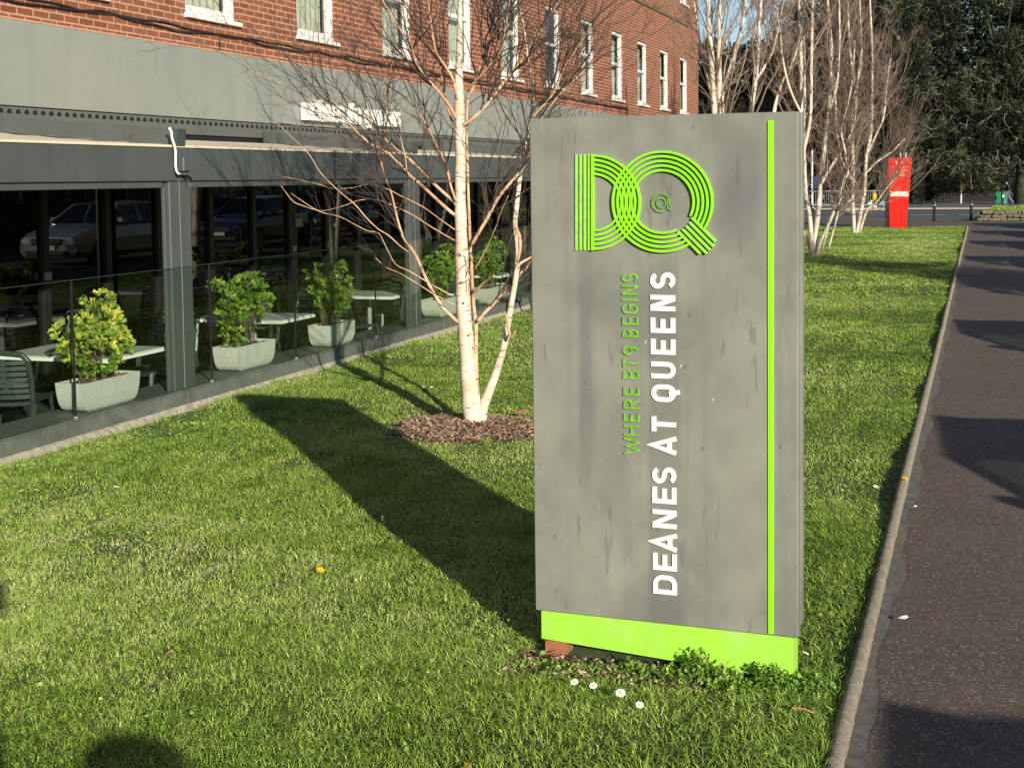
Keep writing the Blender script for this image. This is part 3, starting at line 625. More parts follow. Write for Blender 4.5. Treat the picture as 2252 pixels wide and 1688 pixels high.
# windows
proto = {}
def window(a, c_, z0, z1, kind):
    key = (kind, z1-z0 > 1.6)
    if key in proto:
        src = proto[key]; f = src.copy(); COL.objects.link(f); f.parent = bd; f.location = (0, a-src['y0']+src.location[1], z0-src['z0']+src.location[2])
        for ch in src.children: g = ch.copy(); COL.objects.link(g); g.parent = f
        return
    wd = WW; xf = WX-.085; o = org
    m = MB(o); ft = .075
    m.box(xf-.04, xf+.05, a, a+ft, z0, z1); m.box(xf-.04, xf+.05, a+wd-ft, a+wd, z0, z1)
    m.box(xf-.04, xf+.05, a+ft, a+wd-ft, z1-ft, z1); m.box(xf-.04, xf+.05, a+ft, a+wd-ft, z0, z0+.10)
    zm = z0+(z1-z0)*.53; m.box(xf-.03, xf+.035, a+ft, a+wd-ft, zm-.035, zm+.03)
    for u in (a+ft, a+wd-ft-.03): m.box(xf-.03, xf+.02, u, u+.03, z0+.10, zm-.035); m.box(xf-.03, xf+.034, u, u+.03, zm+.03, z1-ft)
    f = m.build('window', M['white_paint'], bd); f['y0'] = a; f['z0'] = z0
    m = MB(o); m.box(WX-.06, WX+.055, a-.03, a+wd+.06, z0-.055, z0-.002, .004); m.build('sill', M['white_paint'], f)
    m = MB(o); m.quad((xf-.012, a+ft, z0+.1), (xf-.012, a+wd-ft, z0+.1), (xf-.012, a+wd-ft, zm-.03), (xf-.012, a+ft, zm-.03)); m.quad((xf+.008, a+ft, zm+.03), (xf+.008, a+wd-ft, zm+.03), (xf+.008, a+wd-ft, z1-ft), (xf+.008, a+ft, z1-ft))
    m.build('pane', M['window_glass'], f)
    m = MB(o)
    if kind == 'blind':
        n = 14
        for i in range(n):
            y0 = a+.03+(wd-.06)*i/n; y1 = a+.03+(wd-.06)*(i+1)/n; dx = .02*(i % 2); m.quad((xf-.13-dx, y0, z0), (xf-.13-.02+dx, y1, z0), (xf-.13-.02+dx, y1, z1), (xf-.13-dx, y0, z1))
        m.build('blind', M['blind'], f)
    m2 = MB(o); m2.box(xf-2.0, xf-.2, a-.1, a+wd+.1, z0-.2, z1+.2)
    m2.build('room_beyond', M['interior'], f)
    proto[key] = f
for i, (a, c_) in enumerate(ww):
    if a < 4: continue
    window(a, c_, ZS, ZH, 'dark' if abs(a-26.27) < .05 else 'blind')
for i, (a, c_) in enumerate(ww):
    if a > 23: window(a, c_, ZS2, ZH2, 'blind')
# fascia sheets with joints
b = MB(org); js = [atX(115, 150, FX)[1]+2.94*k for k in range(-8, 8)]
js = [YB+.5]+[j for j in js if YB+1 < j < 33.0]+[33.1]
for a, c_ in zip(js[:-1], js[1:]): b.box(FX-.06, FX, a+.0015, c_-.0015, 2.665, 3.455)
b.build('fascia', M['fascia'], bd)
b = MB(org); b.box(WX+.005, FX-.058, YB+.5, 33.1, 2.3, 3.45); b.build('fascia_backing', M['black'], bd)
b = MB(org); b.box(WX+.002, FX+.004, YB+.5, 33.1, 3.457, 3.474); b.build('flashing', simple('mortar_flashing', (.52, .28, .17), .8, var=.15, sc=20), bd)
# perforated strip under the fascia
def perf():
    m, n, out = newmat('perforated_strip'); p = n.nodes.new('ShaderNodeBsdfPrincipled'); P = pos(n); sx = n.nodes.new('ShaderNodeSeparateXYZ'); n.links.new(P, sx.inputs[0])
    fy = mth(n, 'SUBTRACT', mth(n, 'FRACT', mth(n, 'DIVIDE', sx.outputs[1], .115)), .5); fz = mth(n, 'DIVIDE', mth(n, 'SUBTRACT', sx.outputs[2], 2.60), .115)
    d = mth(n, 'ADD', mth(n, 'MULTIPLY', fy, fy), mth(n, 'MULTIPLY', fz, fz)); ins = mth(n, 'MULTIPLY', mth(n, 'LESS_THAN', d, .085), mth(n, 'GREATER_THAN', fz, -.10))
    n.links.new(mixc(n, ins, (.11, .115, .105, 1), (.012, .012, .012, 1)), p.inputs['Base Color']); p.inputs['Roughness'].default_value = .5; n.links.new(p.outputs[0], out.inputs[0]); return m
b = MB(org); b.box(FX-.055, FX+.012, YB+.5, 33.0, 2.475, 2.652); b.build('perforated_strip', perf(), bd)
b = MB(org); b.box(FX-.055, FX-.02, YB+.5, 33.0, 2.36, 2.473); b.build('gutter_shade_box', M['black'], bd)  # gutter coloured black to act as the shaded gap above the awning
# wall lettering, thick white block letters
nm = 'DEANES AT QUEENS'; y0, y1 = 15.66, 18.66; b = MB(org); cell = (y1-y0)/len(nm); ch = .225; zb = 2.735
for i, c in enumerate(nm):
    if c == ' ': continue
    b = MB(org)
    for j, st in enumerate(glyph(c, cell*.84/ch, .2)):
        ribbon(b, st, .2, lambda u, v, d: (FX+d, y0+i*cell+u*ch, zb+v*ch), .01, .10+.001*j)
    b.build('wall_letter', M['white_plastic'], bd, fix=True)
# glazed doors
ZF = -.18
stiles = [4.0+.97*k for k in range(0, 30)]
b = MB(org)
for k, y in enumerate(stiles):
    wd = .22 if k % 3 == 0 else .09
    b.box(GX-.05, GX+.03, y-wd/2, y+wd/2, ZF, 2.48)
b.box(GX-.05, GX+.025, YB+.5, 33, ZF, ZF+.12); b.box(GX-.05, GX+.026, YB+.5, 33, 2.38, 2.495)
b.build('door_frame', M['door_frame'], bd)
b = MB(org)
for k in range(len(stiles)-1): b.quad((GX-.01, stiles[k]+.04, ZF+.1), (GX-.01, stiles[k+1]-.04, ZF+.1), (GX-.01, stiles[k+1]-.04, 2.4), (GX-.01, stiles[k]+.04, 2.4))
b.build('door_glass', M['door_glass'], bd)
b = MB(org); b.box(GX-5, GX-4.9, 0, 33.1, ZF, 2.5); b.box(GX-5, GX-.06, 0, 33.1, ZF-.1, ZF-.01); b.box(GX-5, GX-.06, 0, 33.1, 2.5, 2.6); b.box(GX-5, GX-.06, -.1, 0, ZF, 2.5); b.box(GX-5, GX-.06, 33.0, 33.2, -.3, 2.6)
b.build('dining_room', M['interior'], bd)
b = MB(org); b.box(GX-4, WX+.0, YB, 3.9, ZF, 2.6); b.build('solid_bay', M['frame_grey'], bd)
for k in (7, 12, 13): y = stiles[k]; b = MB(org); b.box(GX+.031, GX+.05, y-.05, y+.04, 1.0, 1.08); b.build('door_handle', M['steel'], bd)
# notice and small camera on posts are things of their own
p_ = atX(655, 484, GX+.02)
t = MB((GX, p_[1], p_[2])); t.box(GX+.034, GX+.042, p_[1]-.10, p_[1]+.10, p_[2]-.09, p_[2]+.03); t.box(GX+.034, GX+.041, p_[1]-.10, p_[1]+.10, p_[2]+.06, p_[2]+.085)
o = t.build('notice', M['paper']); o.location = t.o; tag(o, 'small white notice stuck on the dark terrace door glass', 'notice')
# wall cables
for kk, (zo, am) in enumerate(((.0, .02), (-.035, .03))):
    pts = []; y = 8.0
    while y < 33:
        s_ = math.sin(y*2.6+kk*2); pts.append((WX+.02+.008*kk, y, 3.685-.0005*(y-10)+zo*abs(math.sin(y*1.35))+.012*s_+.008*math.sin(y*7+kk))); y += .12
    b = MB((WX, 12, 3.68)); b.tube(pts, .011, 5); o = b.build('wall_cable', M['cable']); o.location = b.o
    tag(o, 'straight upper black cable clipped along the brick wall above the grey fascia' if kk == 0 else 'sagging lower black cable looping along the brick wall above the grey fascia', 'cable')
b = MB((WX, 13.55, 3.6)); b.tube([(WX+.012, 13.9, 3.66), (WX+.012, 13.9, 3.475)], .008, 5); o = b.build('wall_cable', M['cable']); o.location = b.o; tag(o, 'short black cable dropping down the brickwork below the leftmost fully seen window', 'cable')

# ------------------------------------------------------------------ terrace frame (pergola) in front of the doors
PX = -6.53; per = thing('terrace_canopy', 'slate grey metal terrace frame with square posts, deep beam and sloping cream awning cloth', 'pergola', (PX, 12, 0)); org = per.location
PW = .155; pys = [0.12, 4.97, 9.82, 14.72, 19.6, 24.5, 29.4]
for y in pys:
    b = MB(org); b.box(PX-.055, PX, y-PW, y+PW, .163, 1.945, .006); pst = b.build('post', M['frame_grey'], per)
    b = MB(org); b.box(PX-.05, PX-.02, y-PW-.05, y-PW-.002, .163, 1.90, .003);  b.build('track', M['frame_grey'], pst)
    b = MB(org); b.tube([(PX+.006, y-.02, 1.96), (PX+.007, y-.015, 1.0), (PX+.006, y-.02, .18)], .0025, 4); b.build('wire', M['galv'], pst)
b = MB(org); b.box(PX-.18, PX+.005, -4, 31, 1.95, 2.235, .006); beam = b.build('beam', M['frame_grey'], per)
b = MB(org)
for i in range(len(pys)-1): b.box(PX-.13, PX-.02, pys[i]+PW+.03, pys[i+1]-PW-.05, 1.895, 1.949, .004)
b.build('head_rail', M['frame_grey'], per)
b = MB(org); b.box(PX-.05, PX+.014, -4, 31, 2.236, 2.256); b.build('awning_lip', M['cream_cloth'], per)
for i in range(len(pys)-1):
    b = MB(org); y0, y1 = pys[i]+.05, pys[i+1]-.05; n = 16; ny_ = 8
    for j in range(ny_+1):
        for k in range(n+1):
            u = k/n; y = y0+(y1-y0)*j/ny_; b.v.append(tuple(Vector((PX-.04-1.95*u, y, 2.258+.155*u+.004*math.sin(u*30)-.01*math.sin(math.pi*u)))-org))
    for j in range(ny_):
        for k in range(n): q = j*(n+1)+k; b.f.append((q, q+1, q+n+2, q+n+1))
    b.build('awning_cloth', M['cream_cloth'], per, smooth=True)
for y in pys[1:]:
    b = MB(org); b.bar((FX+.03, y, 2.485), (PX-.02, y, 2.325), .12, .135); rf = b.build('rafter', M['frame_grey'], per)
    b = MB(org); b.bar((PX-.022, y, 2.325), (PX+.03, y, 2.32), .124, .142); b.build('end_cap', M['slate_green'], rf)
    for yy in (-.03, .03): b = MB(org); b.tube([(PX+.029, y+yy, 2.33), (PX+.036, y+yy, 2.33)], .007, 6); b.build('bolt', M['steel'], rf)
# plinth wall
pl = thing('terrace_plinth', 'low dark slate clad plinth wall edging the terrace beside the lawn', 'plinth wall', (PX, 12, 0)); org = pl.location
b = MB(org); ys_ = [-5+2.86*k+.53 for k in range(0, 14)]
for a, c_ in zip(ys_[:-1], ys_[1:]): b.box(PX-.02, PX+.012, a+.005, c_-.005, .035, .15, .004)
b.build('cladding', M['plinth'], pl)
b = MB(org); b.box(PX-.42, PX+.02, -5, 31, .151, .163, .003); b.build('coping', M['plinth'], pl)
b = MB(org); b.box(PX-.40, PX-.021, -5, 31, -.25, .150); b.build('core', M['mortar'], pl)
b = MB(org); n = 900; ys_ = np.linspace(-5, 31, n)
for y in ys_:
    e_ = .045+.020*math.sin(y*3.1)*math.sin(y*.9)+uni(-.006, .006)
    b.v += [tuple(Vector(p)-org) for p in ((PX+.010, y, .036), (PX+.018, y, .032+uni(-.003, .003)), (PX+.02+e_*.35, y, .004+uni(-.004, .006)), (PX+e_+.02, y, -.03))]
for j in range(n-1):
    for i in range(3): k = j*4+i; b.f.append((k, k+4, k+5, k+1))
b.build('footing', M['mortar'], pl)
# terrace floor
sheet('terrace_floor', GX, PX-.40, -5, 33, ZF, M['turf'])
# glass screens: one pane each
gls = [-.0, 2.4, 4.8, 6.0, 8.33, 9.62, 10.30, 12.2, 14.5]
def yat(x, y): return atX(x, y, PX)[1]
seams = [5.2, 6.75, 8.36, 10.22, 11.74, 13.58]
seams += [16.25, 18.05, 20.3, 22.2, 24.2]
labs = ['clear glass screen pane at the left edge of the photo by the dark chair', 'clear glass screen pane in front of the yellow leaved shrub', 'clear glass screen pane covering the post and the airy green shrub',
        'clear glass screen pane ahead of the third green planter', 'clear glass screen pane beside the white table by the far post', 'clear glass screen pane left of the birch trunk by the far planter', 'clear glass screen pane seen between the birch stems', 'clear glass screen pane beside the big sign edge', 'clear glass screen pane hidden far along the terrace', 'clear glass screen pane hidden beyond the big sign']
for i in range(len(seams)-1):
    a, c_ = seams[i], seams[i+1]; o = thing('glass_screen', labs[i] if i < len(labs) else labs[-1], 'glass screen', (PX+.004, (a+c_)/2, .163), group='glass screen panes along the terrace edge')
    b = MB(o.location); xg = PX+.006; b.quad((xg, a+.004, .165), (xg, c_-.004, .165), (xg, c_-.004, 1.215), (xg, a+.004, 1.215)); b.build('pane', M['screen_glass'], o)
    b = MB(o.location); b.box(xg-.007, xg+.007, c_-.006, c_+.004, .165, 1.213); b.build('edge_seal', M['black'], o)
    b = MB(o.location); b.box(xg-.0055, xg+.0055, a+.004, c_-.004, 1.2155, 1.2185); b.build('top_edge', M['slate_green'], o)
    b = MB(o.location); b.box(xg-.009, xg+.009, c_-.012, c_+.012, .1635, .185); b.build('clamp', M['galv'], o)
# camera box and cord on the first post
p1, p2, p3 = atX(402, 345, PX+.03), atX(402, 385, PX+.03), atX(372, 285, PX+.05)
b = MB(p1); b.box(PX+.008, PX+.07, p1[1]-.05, p1[1]+.05, p2[2]+.03, p1[2], .008); b.box(PX+.008, PX+.10, p1[1]-.05, p1[1]+.06, p2[2]+.0, p2[2]+.02)
b.tube([(PX+.05, p1[1]+.03, p2[2]), (PX+.05, p1[1]+.03, p2[2]-.07)], .004, 4); o = b.build('junction_box', M['frame_grey']); o.location = b.o; tag(o, 'small grey junction box on top of the terrace post', 'junction box')
pts = [atX(x, y, PX+.05) for x, y in ((372, 281), (377, 290), (378, 303), (383, 318), (386, 332), (386, 350), (386, 365), (388, 376), (392, 383), (396, 381))]
b = MB(pts[0]); b.tube(pts, .0115, 6); o = b.build('awning_cord', M['white_plastic'], smooth=True); o.location = b.o; tag(o, 'curling white cord hanging from the awning end', 'cord')
# ------------------------------------------------------------------ planters with shrubs
def leafy(name, mat, par, blobs, n, L, W, r, tilt=.6, ty=0.0):
    """leaf rosettes spread through several ellipsoid clumps (local coordinates)"""
    C0 = []; D = []; T = []
    tot = sum(b_[3]*b_[4]*b_[5] for b_ in blobs)
    for bx, by, bz, rx, ry, rz_ in blobs:
        m = max(3, int(n*rx*ry*rz_/tot/6))
        for _ in range(m):
            d = r.normal(size=3); d /= np.linalg.norm(d); q = r.uniform(.35, 1.0)**.5; c = np.array([bx+d[0]*rx*q, by+d[1]*ry*q, bz+d[2]*rz_*q])
            ax = d*.8+np.array([0, 0, tilt]); ax /= np.linalg.norm(ax); k = r.randint(5, 8); tt = np.clip(r.normal(.42, .15)+ty*(r.uniform() < .35)+.12*d[2], 0, 1)
            e = np.cross(ax, [.3, .5, .8]); e /= np.linalg.norm(e); u = np.cross(ax, e)
            for j in range(k):
                a = 6.283*j/k+r.uniform(-.3, .3); sp = r.uniform(.5, 1.2); v = ax+(e*math.cos(a)+u*math.sin(a))*sp; v /= np.linalg.norm(v)
                C0.append(c); D.append(v); T.append(np.clip(tt+r.normal(0, .1), 0, 1))
    n_ = len(C0); return leaves(name, np.array(C0), np.array(D), r.uniform(.7, 1.2, n_)*L, r.uniform(.8, 1.2, n_)*W, np.array(T), mat, par, r)
def planter(y0, ln, xo, label, blobs, leafm, n, seed, ty=0, hh=.235):
    """tapered rectangular bowl on the coping"""
    x1, x0 = xo, xo-.26; zc = .163; t = thing('potted_shrub', label, 'potted shrub', ((x0+x1)/2, y0+ln/2, zc), group='potted shrubs on the terrace edge'); o = t.location
    cy_ = y0+ln/2; cx_ = (x0+x1)/2; b = MB(o); prof = [(.48, 0), (.60, .03), (.74, .10), (.84, .22), (.92, .42), (.975, .70), (1.0, 1.0), (.93, 1.0), (.90, .86)]
    for k, (s_, hz) in enumerate(prof):
        s_ = .45+.55*s_ if False else s_
        for i, j in ((-1, -1), (1, -1), (1, 1), (-1, 1)): b.v.append(tuple(Vector((cx_+i*.13*(s_ if k > 5 else .45+.55*s_), cy_+j*ln/2*(s_ if k > 5 else .45+.55*s_), zc+hh*hz))-o))
    for k in range(len(prof)-1):
        for i in range(4): b.f.append((k*4+i, k*4+(i+1) % 4, k*4+4+(i+1) % 4, k*4+4+i))
    b.f.append((3, 2, 1, 0)); b.build('planter_bowl', M['planter'], t)
    b = MB(o); g = 9
    for j in range(g+1):
        for i in range(g+1): b.v.append((-.11+.22*i/g, -ln*.45+ln*.9*j/g, hh*.88+uni(-.01, .018)))
    for j in range(g):
        for i in range(g): q = j*(g+1)+i; b.f.append((q, q+1, q+g+2, q+g+1))
    b.build('soil', M['soil'], t)
    r = np.random.RandomState(seed); b = MB(o)
    bl = [(bx, by, bz, rx, ry, rz_) for bx, by, bz, rx, ry, rz_ in blobs]
    for bx, by, bz, rx, ry, rz_ in bl:
        for _ in range(4):
            s0 = Vector((uni(-.05, .05), by*.3+uni(-.05, .05), hh*.85)); e_ = Vector((bx+uni(-rx, rx)*.6, by+uni(-ry, ry)*.6, bz+rz_*uni(.1, .7))); m_ = s0.lerp(e_, .5)+Vector((uni(-.03, .03), uni(-.03, .03), .02))
            b.v += []; MB.tube(b, [o+s0, o+m_, o+e_], [.008, .006, .003], 4)
    b.build('stem', M['bare_bark'], t)
    leafy('foliage', leafm, t, bl, int(n*1.5), .058, .033, r, ty=ty)
    c_ = MB(o)
    for _ in range(14): p = o+Vector((uni(-.12, .14), uni(-.4, .4)*ln, hh*.92)); c_.tube([p, p+Vector((uni(-.03, .03), uni(-.04, .04), uni(.02, .05)))], .004, 3)
    c_.build('dead_leaves', M['leaf_litter'], t)
    return t
def ynear(x, y, X): return atX(x, y, X)[1]
ya, yb = ynear(182, 845, -6.60), ynear(307, 820, -6.60)
planter(ya, yb-ya, -6.595, 'large shrub with yellow edged leaves in a sage planter behind the front glass pane', [(0, -.05, .47, .20, .30, .20), (0, .02, .66, .17, .24, .16), (0, -.36, .60, .10, .12, .16), (0, .18, .50, .15, .16, .18), (0, .02, .83, .10, .14, .09)], M['variegated'], 1500, 41, ty=.42)
ya, yb = ynear(521, 767, -6.60), ynear(606, 748, -6.60)
planter(ya, yb-ya, -6.60, 'open airy green shrub in a sage planter just right of the first terrace post', [(0, -.42, .78, .08, .16, .09), (0, -.22, .56, .12, .15, .20), (0, .06, .74, .15, .24, .16), (0, .30, .60, .12, .14, .14), (0, -.22, .33, .10, .16, .09), (0, .12, .50, .10, .12, .12)], M['laurel'], 1000, 42)
ya, yb = ynear(725, 722, -6.60), ynear(781, 705, -6.60)
planter(ya, yb-ya, -6.60, 'gappy green shrub in a sage planter third from the left, dappled by twig shadow', [(0, -.28, .60, .12, .15, .14), (0, -.02, .50, .14, .22, .20), (0, .20, .58, .12, .14, .30), (0, -.36, .82, .08, .12, .07), (0, .16, .84, .08, .12, .09)], M['laurel'], 900, 43)
ya = ynear(966, 655, -6.60); planter(ya, .95, -6.60, 'dense upright green shrub in a planter just left of the white birch trunk', [(0, -.1, .55, .13, .34, .28), (0, .15, .75, .12, .26, .16), (0, -.35, .7, .1, .14, .14)], M['laurel'], 900, 44)
ya = ynear(1070, 628, -6.60); planter(ya, 1.1, -6.60, 'green shrub in a planter seen between the birch stems beside the big sign', [(0, -.1, .55, .13, .40, .22), (0, .2, .76, .12, .30, .14), (0, -.6, .55, .1, .16, .14)], M['laurel'], 900, 45)

# ------------------------------------------------------------------ tables and chairs on the terrace
def mk_table(loc, w_, l_, rz, label, top='table_top'):
    t = thing('terrace_table', label, 'table', loc, rz, 'pale tables on the terrace'); h = .71; b = MB()
    b.box(-w_/2+.012, w_/2-.012, -l_/2+.012, l_/2-.012, h, h+.012); b.build('table_top', M[top], t)
    b = MB(); b.box(-w_/2, w_/2, -l_/2, l_/2, h-.026, h-.0005, .004)
    b.build('table_edge', M['table_edge'], t)
    b = MB(); b.tube([(0, 0, .02), (0, 0, h-.03)], .03, 8); b.build('pedestal', M['galv'], t)
    for a in (0, 90, 180, 270):
        b = MB(); c_, s_ = math.cos(math.radians(a+45)), math.sin(math.radians(a+45)); b.bar((0, 0, .04), (c_*.28, s_*.28, .015), .05, .03); b.build('foot', M['galv'], t)
    return t
def mk_chair(loc, rz, label):
    """resin garden chair with a slatted back; faces local +y"""
    t = thing('terrace_chair', label, 'chair', loc, rz, 'dark green slatted chairs on the terrace')
    b = MB(); n = 6
    for j in range(n+1):
        for i in range(n+1):
            u = -.22+.44*i/n; v = -.20+.42*j/n; b.v.append((u, v, .425-.018*math.cos(u*6)*math.cos(v*5)+(.01 if abs(u) > .2 else 0)))
    k0 = len(b.v); b.v += [(x, y, z-.03) for x, y, z in b.v[:]]
    for j in range(n):
        for i in range(n): q = j*(n+1)+i; b.f.append((q, q+1, q+n+2, q+n+1)); b.f.append((k0+q, k0+q+n+1, k0+q+n+2, k0+q+1))
    ring = [i for i in range(n+1)]+[(j)*(n+1)+n for j in range(1, n+1)]+[n*(n+1)+i for i in range(n-1, -1, -1)]+[j*(n+1) for j in range(n-1, 0, -1)]
    for i in range(len(ring)): a, c_ = ring[i], ring[(i+1) % len(ring)]; b.f.append((a, k0+a, k0+c_, c_))
    b.build('seat', M['chair'], t)
    b = MB(); zt = .80
    fr = [(-.215, -.22, .40), (-.222, -.26, .60), (-.215, -.305, .76), (-.17, -.318, .805), (0, -.325, .825), (.17, -.318, .805), (.215, -.305, .76), (.222, -.26, .60), (.215, -.22, .40)]
    b.tube(fr, [.02, .022, .024, .024, .022, .024, .024, .022, .02], 8)
    for k in range(7):
        z = .47+.046*k; y = -.235-.10*(z-.45)/.35-.012; pts = [(-.205, y, z), (-.1, y-.022, z), (0, y-.03, z), (.1, y-.022, z), (.205, y, z)]
        for i in range(4): b.bar(pts[i], pts[i+1], .012, .031)
    b.build('backrest', M['chair'], t)
    for sx_ in (-1, 1):
        for sy_ in (-1, 1):
            b = MB(); b.tube([(sx_*.21, sy_*.20, .42), (sx_*.225, sy_*.235+(-.02 if sy_ < 0 else 0), .2), (sx_*.24, sy_*.26-(.04 if sy_ < 0 else 0), 0)], [.026, .02, .016], 6); b.build('leg', M['chair'], t)
    return t
ZT_ = ZF+.722
def tbl(cx_px, cy_px, w_, l_, label):
    p = atZ(cx_px, cy_px, ZT_); return mk_table((p[0]-w_/2, p[1]+l_/2, ZF), w_, l_, 0, label)   # pixel = near right corner
ta = tbl(236, 789, 1.1, .80, 'pale grey wide table behind the yellow leaved shrub, nearest table')
tb_ = tbl(35, 712, 1.0, .75, 'white edged table at the left picture edge, set back behind the nearest table')
tc = tbl(618, 705, 1.05, .72, 'grey table between the second and third planters')
td = tbl(862, 652, .95, .72, 'pale six sided looking table beside the far terrace post')
te = tbl(648, 608, .95, .72, 'small white table far back near the doors behind the third planter')
tf = tbl(1100, 606, .9, .7, 'white table far along the terrace between the birch stems')
def chr_(x, y, zt, rz, label):
    p = atZ(x, y, ZF+zt); return mk_chair((p[0], p[1], ZF), rz, label)
chr_(30, 765, .82, math.radians(20), 'dark green slatted chair seen from behind at the bottom left of the terrace')
chr_(335, 715, .82, math.radians(165), 'slatted chair between the yellow leaved shrub and the first post')
chr_(365, 690, .82, math.radians(195), 'darker slatted chair tucked behind the first terrace post')
chr_(150, 690, .82, math.radians(180), 'slatted chair hidden behind the top of the yellow leaved shrub')
chr_(772, 640, .82, math.radians(-15), 'slatted chair on the right of the third planter with its back to us')
chr_(560, 640, .82, math.radians(20), 'slatted chair left of the grey table behind the second planter')
chr_(665, 640, .82, math.radians(180), 'slatted chair right of the grey table behind the third planter')
chr_(700, 600, .82, math.radians(100), 'slatted chair by the small white table near the doors')
chr_(830, 618, .82, math.radians(170), 'slatted chair facing us behind the six sided looking table')
chr_(600, 590, .82, math.radians(90), 'slatted chair far back left of the small white table')
chr_(1120, 590, .82, math.radians(160), 'slatted chair far along the terrace next to the big sign')
chr_(1010, 600, .82, math.radians(10), 'slatted chair hidden behind the white birch trunk')

# ------------------------------------------------------------------ birches
def smooth_pts(pts, rad, sub=3):
    P = [Vector(p) for p in pts]; o = []; ro = []
    for i in range(len(P)-1):
        p0 = P[max(i-1, 0)]; p1 = P[i]; p2 = P[i+1]; p3 = P[min(i+2, len(P)-1)]
        for k in range(sub):
            t = k/sub; o.append(.5*((2*p1)+(p2-p0)*t+(2*p0-5*p1+4*p2-p3)*t*t+(3*p1-p0-3*p2+p3)*t**3)); ro.append(rad[i]+(rad[i+1]-rad[i])*t)
    o.append(P[-1]); ro.append(rad[-1]); return o, ro
class Twigs:
    def __init__(s, rr, org): s.r = rr; s.mb = MB(org); s.n = 0
    def grow(s, p, d, L, rad, lev, up=.25, kids=(5, 7), wig=.22, sides=3, spread=.75):
        r = s.r; seg = 6 if lev > 1 else (5 if lev else 4); pts = [p.copy()]; q = p.copy(); dd = d.normalized(); dirs = [dd]
        for i in range(seg):
            dd = (dd+Vector((r.gauss(0, wig), r.gauss(0, wig), r.gauss(0, wig)+up*.35))).normalized(); q = q+dd*L/seg; pts.append(q.copy()); dirs.append(dd)
        s.mb.tube(pts, [rad*(1-.72*i/seg) for i in range(seg+1)], sides, cap=False); s.n += 1
        if lev > 0:
            for _ in range(r.randint(*kids)):
                t = r.uniform(.15, 1); i = min(int(t*seg), seg-1); b0 = pts[i].lerp(pts[i+1], t*seg-i); dv = dirs[i]; e = dv.orthogonal().normalized(); e = Quaternion(dv, r.uniform(0, 6.283)) @ e
                nd = (dv+e*r.uniform(spread*.6, spread*1.4)).normalized(); s.grow(b0, nd, L*r.uniform(.32, .6), max(rad*.5, s.minr), lev-1, up, kids, wig*1.15, 3, spread)
    minr = .0016
rr = random.Random(5)
bt = thing('birch_tree', 'nearest white stemmed birch, rising from bark mulch left of the big sign', 'tree', (-3.79, 9.63, 0), group='white stemmed birches along the lawn'); org = bt.location
def tr(pts, Y0=9.63, dY=0.0):
    """traced centre line: pixel points and widths, leaning dY metres in depth along its length"""
    n = len(pts); P = []; R2 = []
    for i, (x, y, wpx) in enumerate(pts):
        Y = Y0+dY*(i/(n-1))**1.2; p = atY(x, y, Y); P.append(p); R2.append(max(wpx/2/FPX*(Y*1.06), .0022))
    return smooth_pts(P, R2)
trunk = MB(org); P_, R_ = tr([(1046, 947, 66), (1045, 938, 58), (1042, 915, 50), (1036, 880, 43), (1031, 830, 37), (1026, 760, 34), (1021, 700, 33), (1017, 620, 32), (1015, 540, 28.5), (1013, 470, 26), (1012, 400, 24), (1013, 330, 24), (1011, 270, 24), (1010, 220, 22), (1009, 170, 18), (1010, 120, 15), (1011, 60, 12.5), (1012, 0, 11), (1010, -120, 9), (1004, -260, 7), (996, -420, 4), (992, -560, 1.5)])
for i in range(len(R_)): R_[i] *= 1+.05*math.sin(i*1.7)
trunk.tube(P_, R_, 16)
P2, R2_ = tr([(1053, 946, 36), (1055, 932, 32), (1058, 918, 28), (1062, 896, 24), (1076, 860, 21), (1091, 820, 18), (1100, 790, 16), (1109, 760, 15), (1122, 683, 13), (1131, 632, 12), (1136, 598, 12), (1139, 548, 11.5), (1133, 497, 11), (1136, 455, 11), (1144, 385, 9.5), (1152, 330, 8.5), (1160, 298, 7.5), (1169, 258, 7), (1172, 215, 6), (1171, 180, 5), (1163, 140, 4), (1152, 60, 3.5), (1140, 0, 3), (1120, -160, 2)], 9.6, .35)
trunk.tube(P2, R2_, 12)
stemb = MB(org); stemb.tube(*tr([(1052, 925, 22), (1048, 850, 13), (1047, 780, 9), (1047, 716, 8.5), (1042, 674, 8), (1039, 632, 8), (1037, 581, 7.5), (1034, 531, 7.5), (1032, 480, 7), (1030, 430, 6.5), (1028, 353, 6), (1026, 271, 5.5), (1029, 217, 5)], 9.66, .05), 8)
for k in range(0):
    a = k*.7+.3; trunk.tube([atY(1044+26*math.cos(a), 905, 9.63+.0), Vector((-3.80+.095*math.cos(a), 9.63+.095*math.sin(a), .07)), Vector((-3.80+.135*math.cos(a), 9.63+.135*math.sin(a), -.03))], [.012, .04, .022], 6)
for x, y in ((1035, 735), (1017, 620), (1022, 665), (1050, 760), (1015, 560)):
    p = atY(x, y, 9.55); trunk.tube([p+Vector((-.012, 0, 0)), p+Vector((.012, -.01, .002))], .006, 5)
trunk.build('trunk', M['birch'], bt, smooth=True); stemb.build('side_stem', M['birch_limb'], bt, smooth=True)
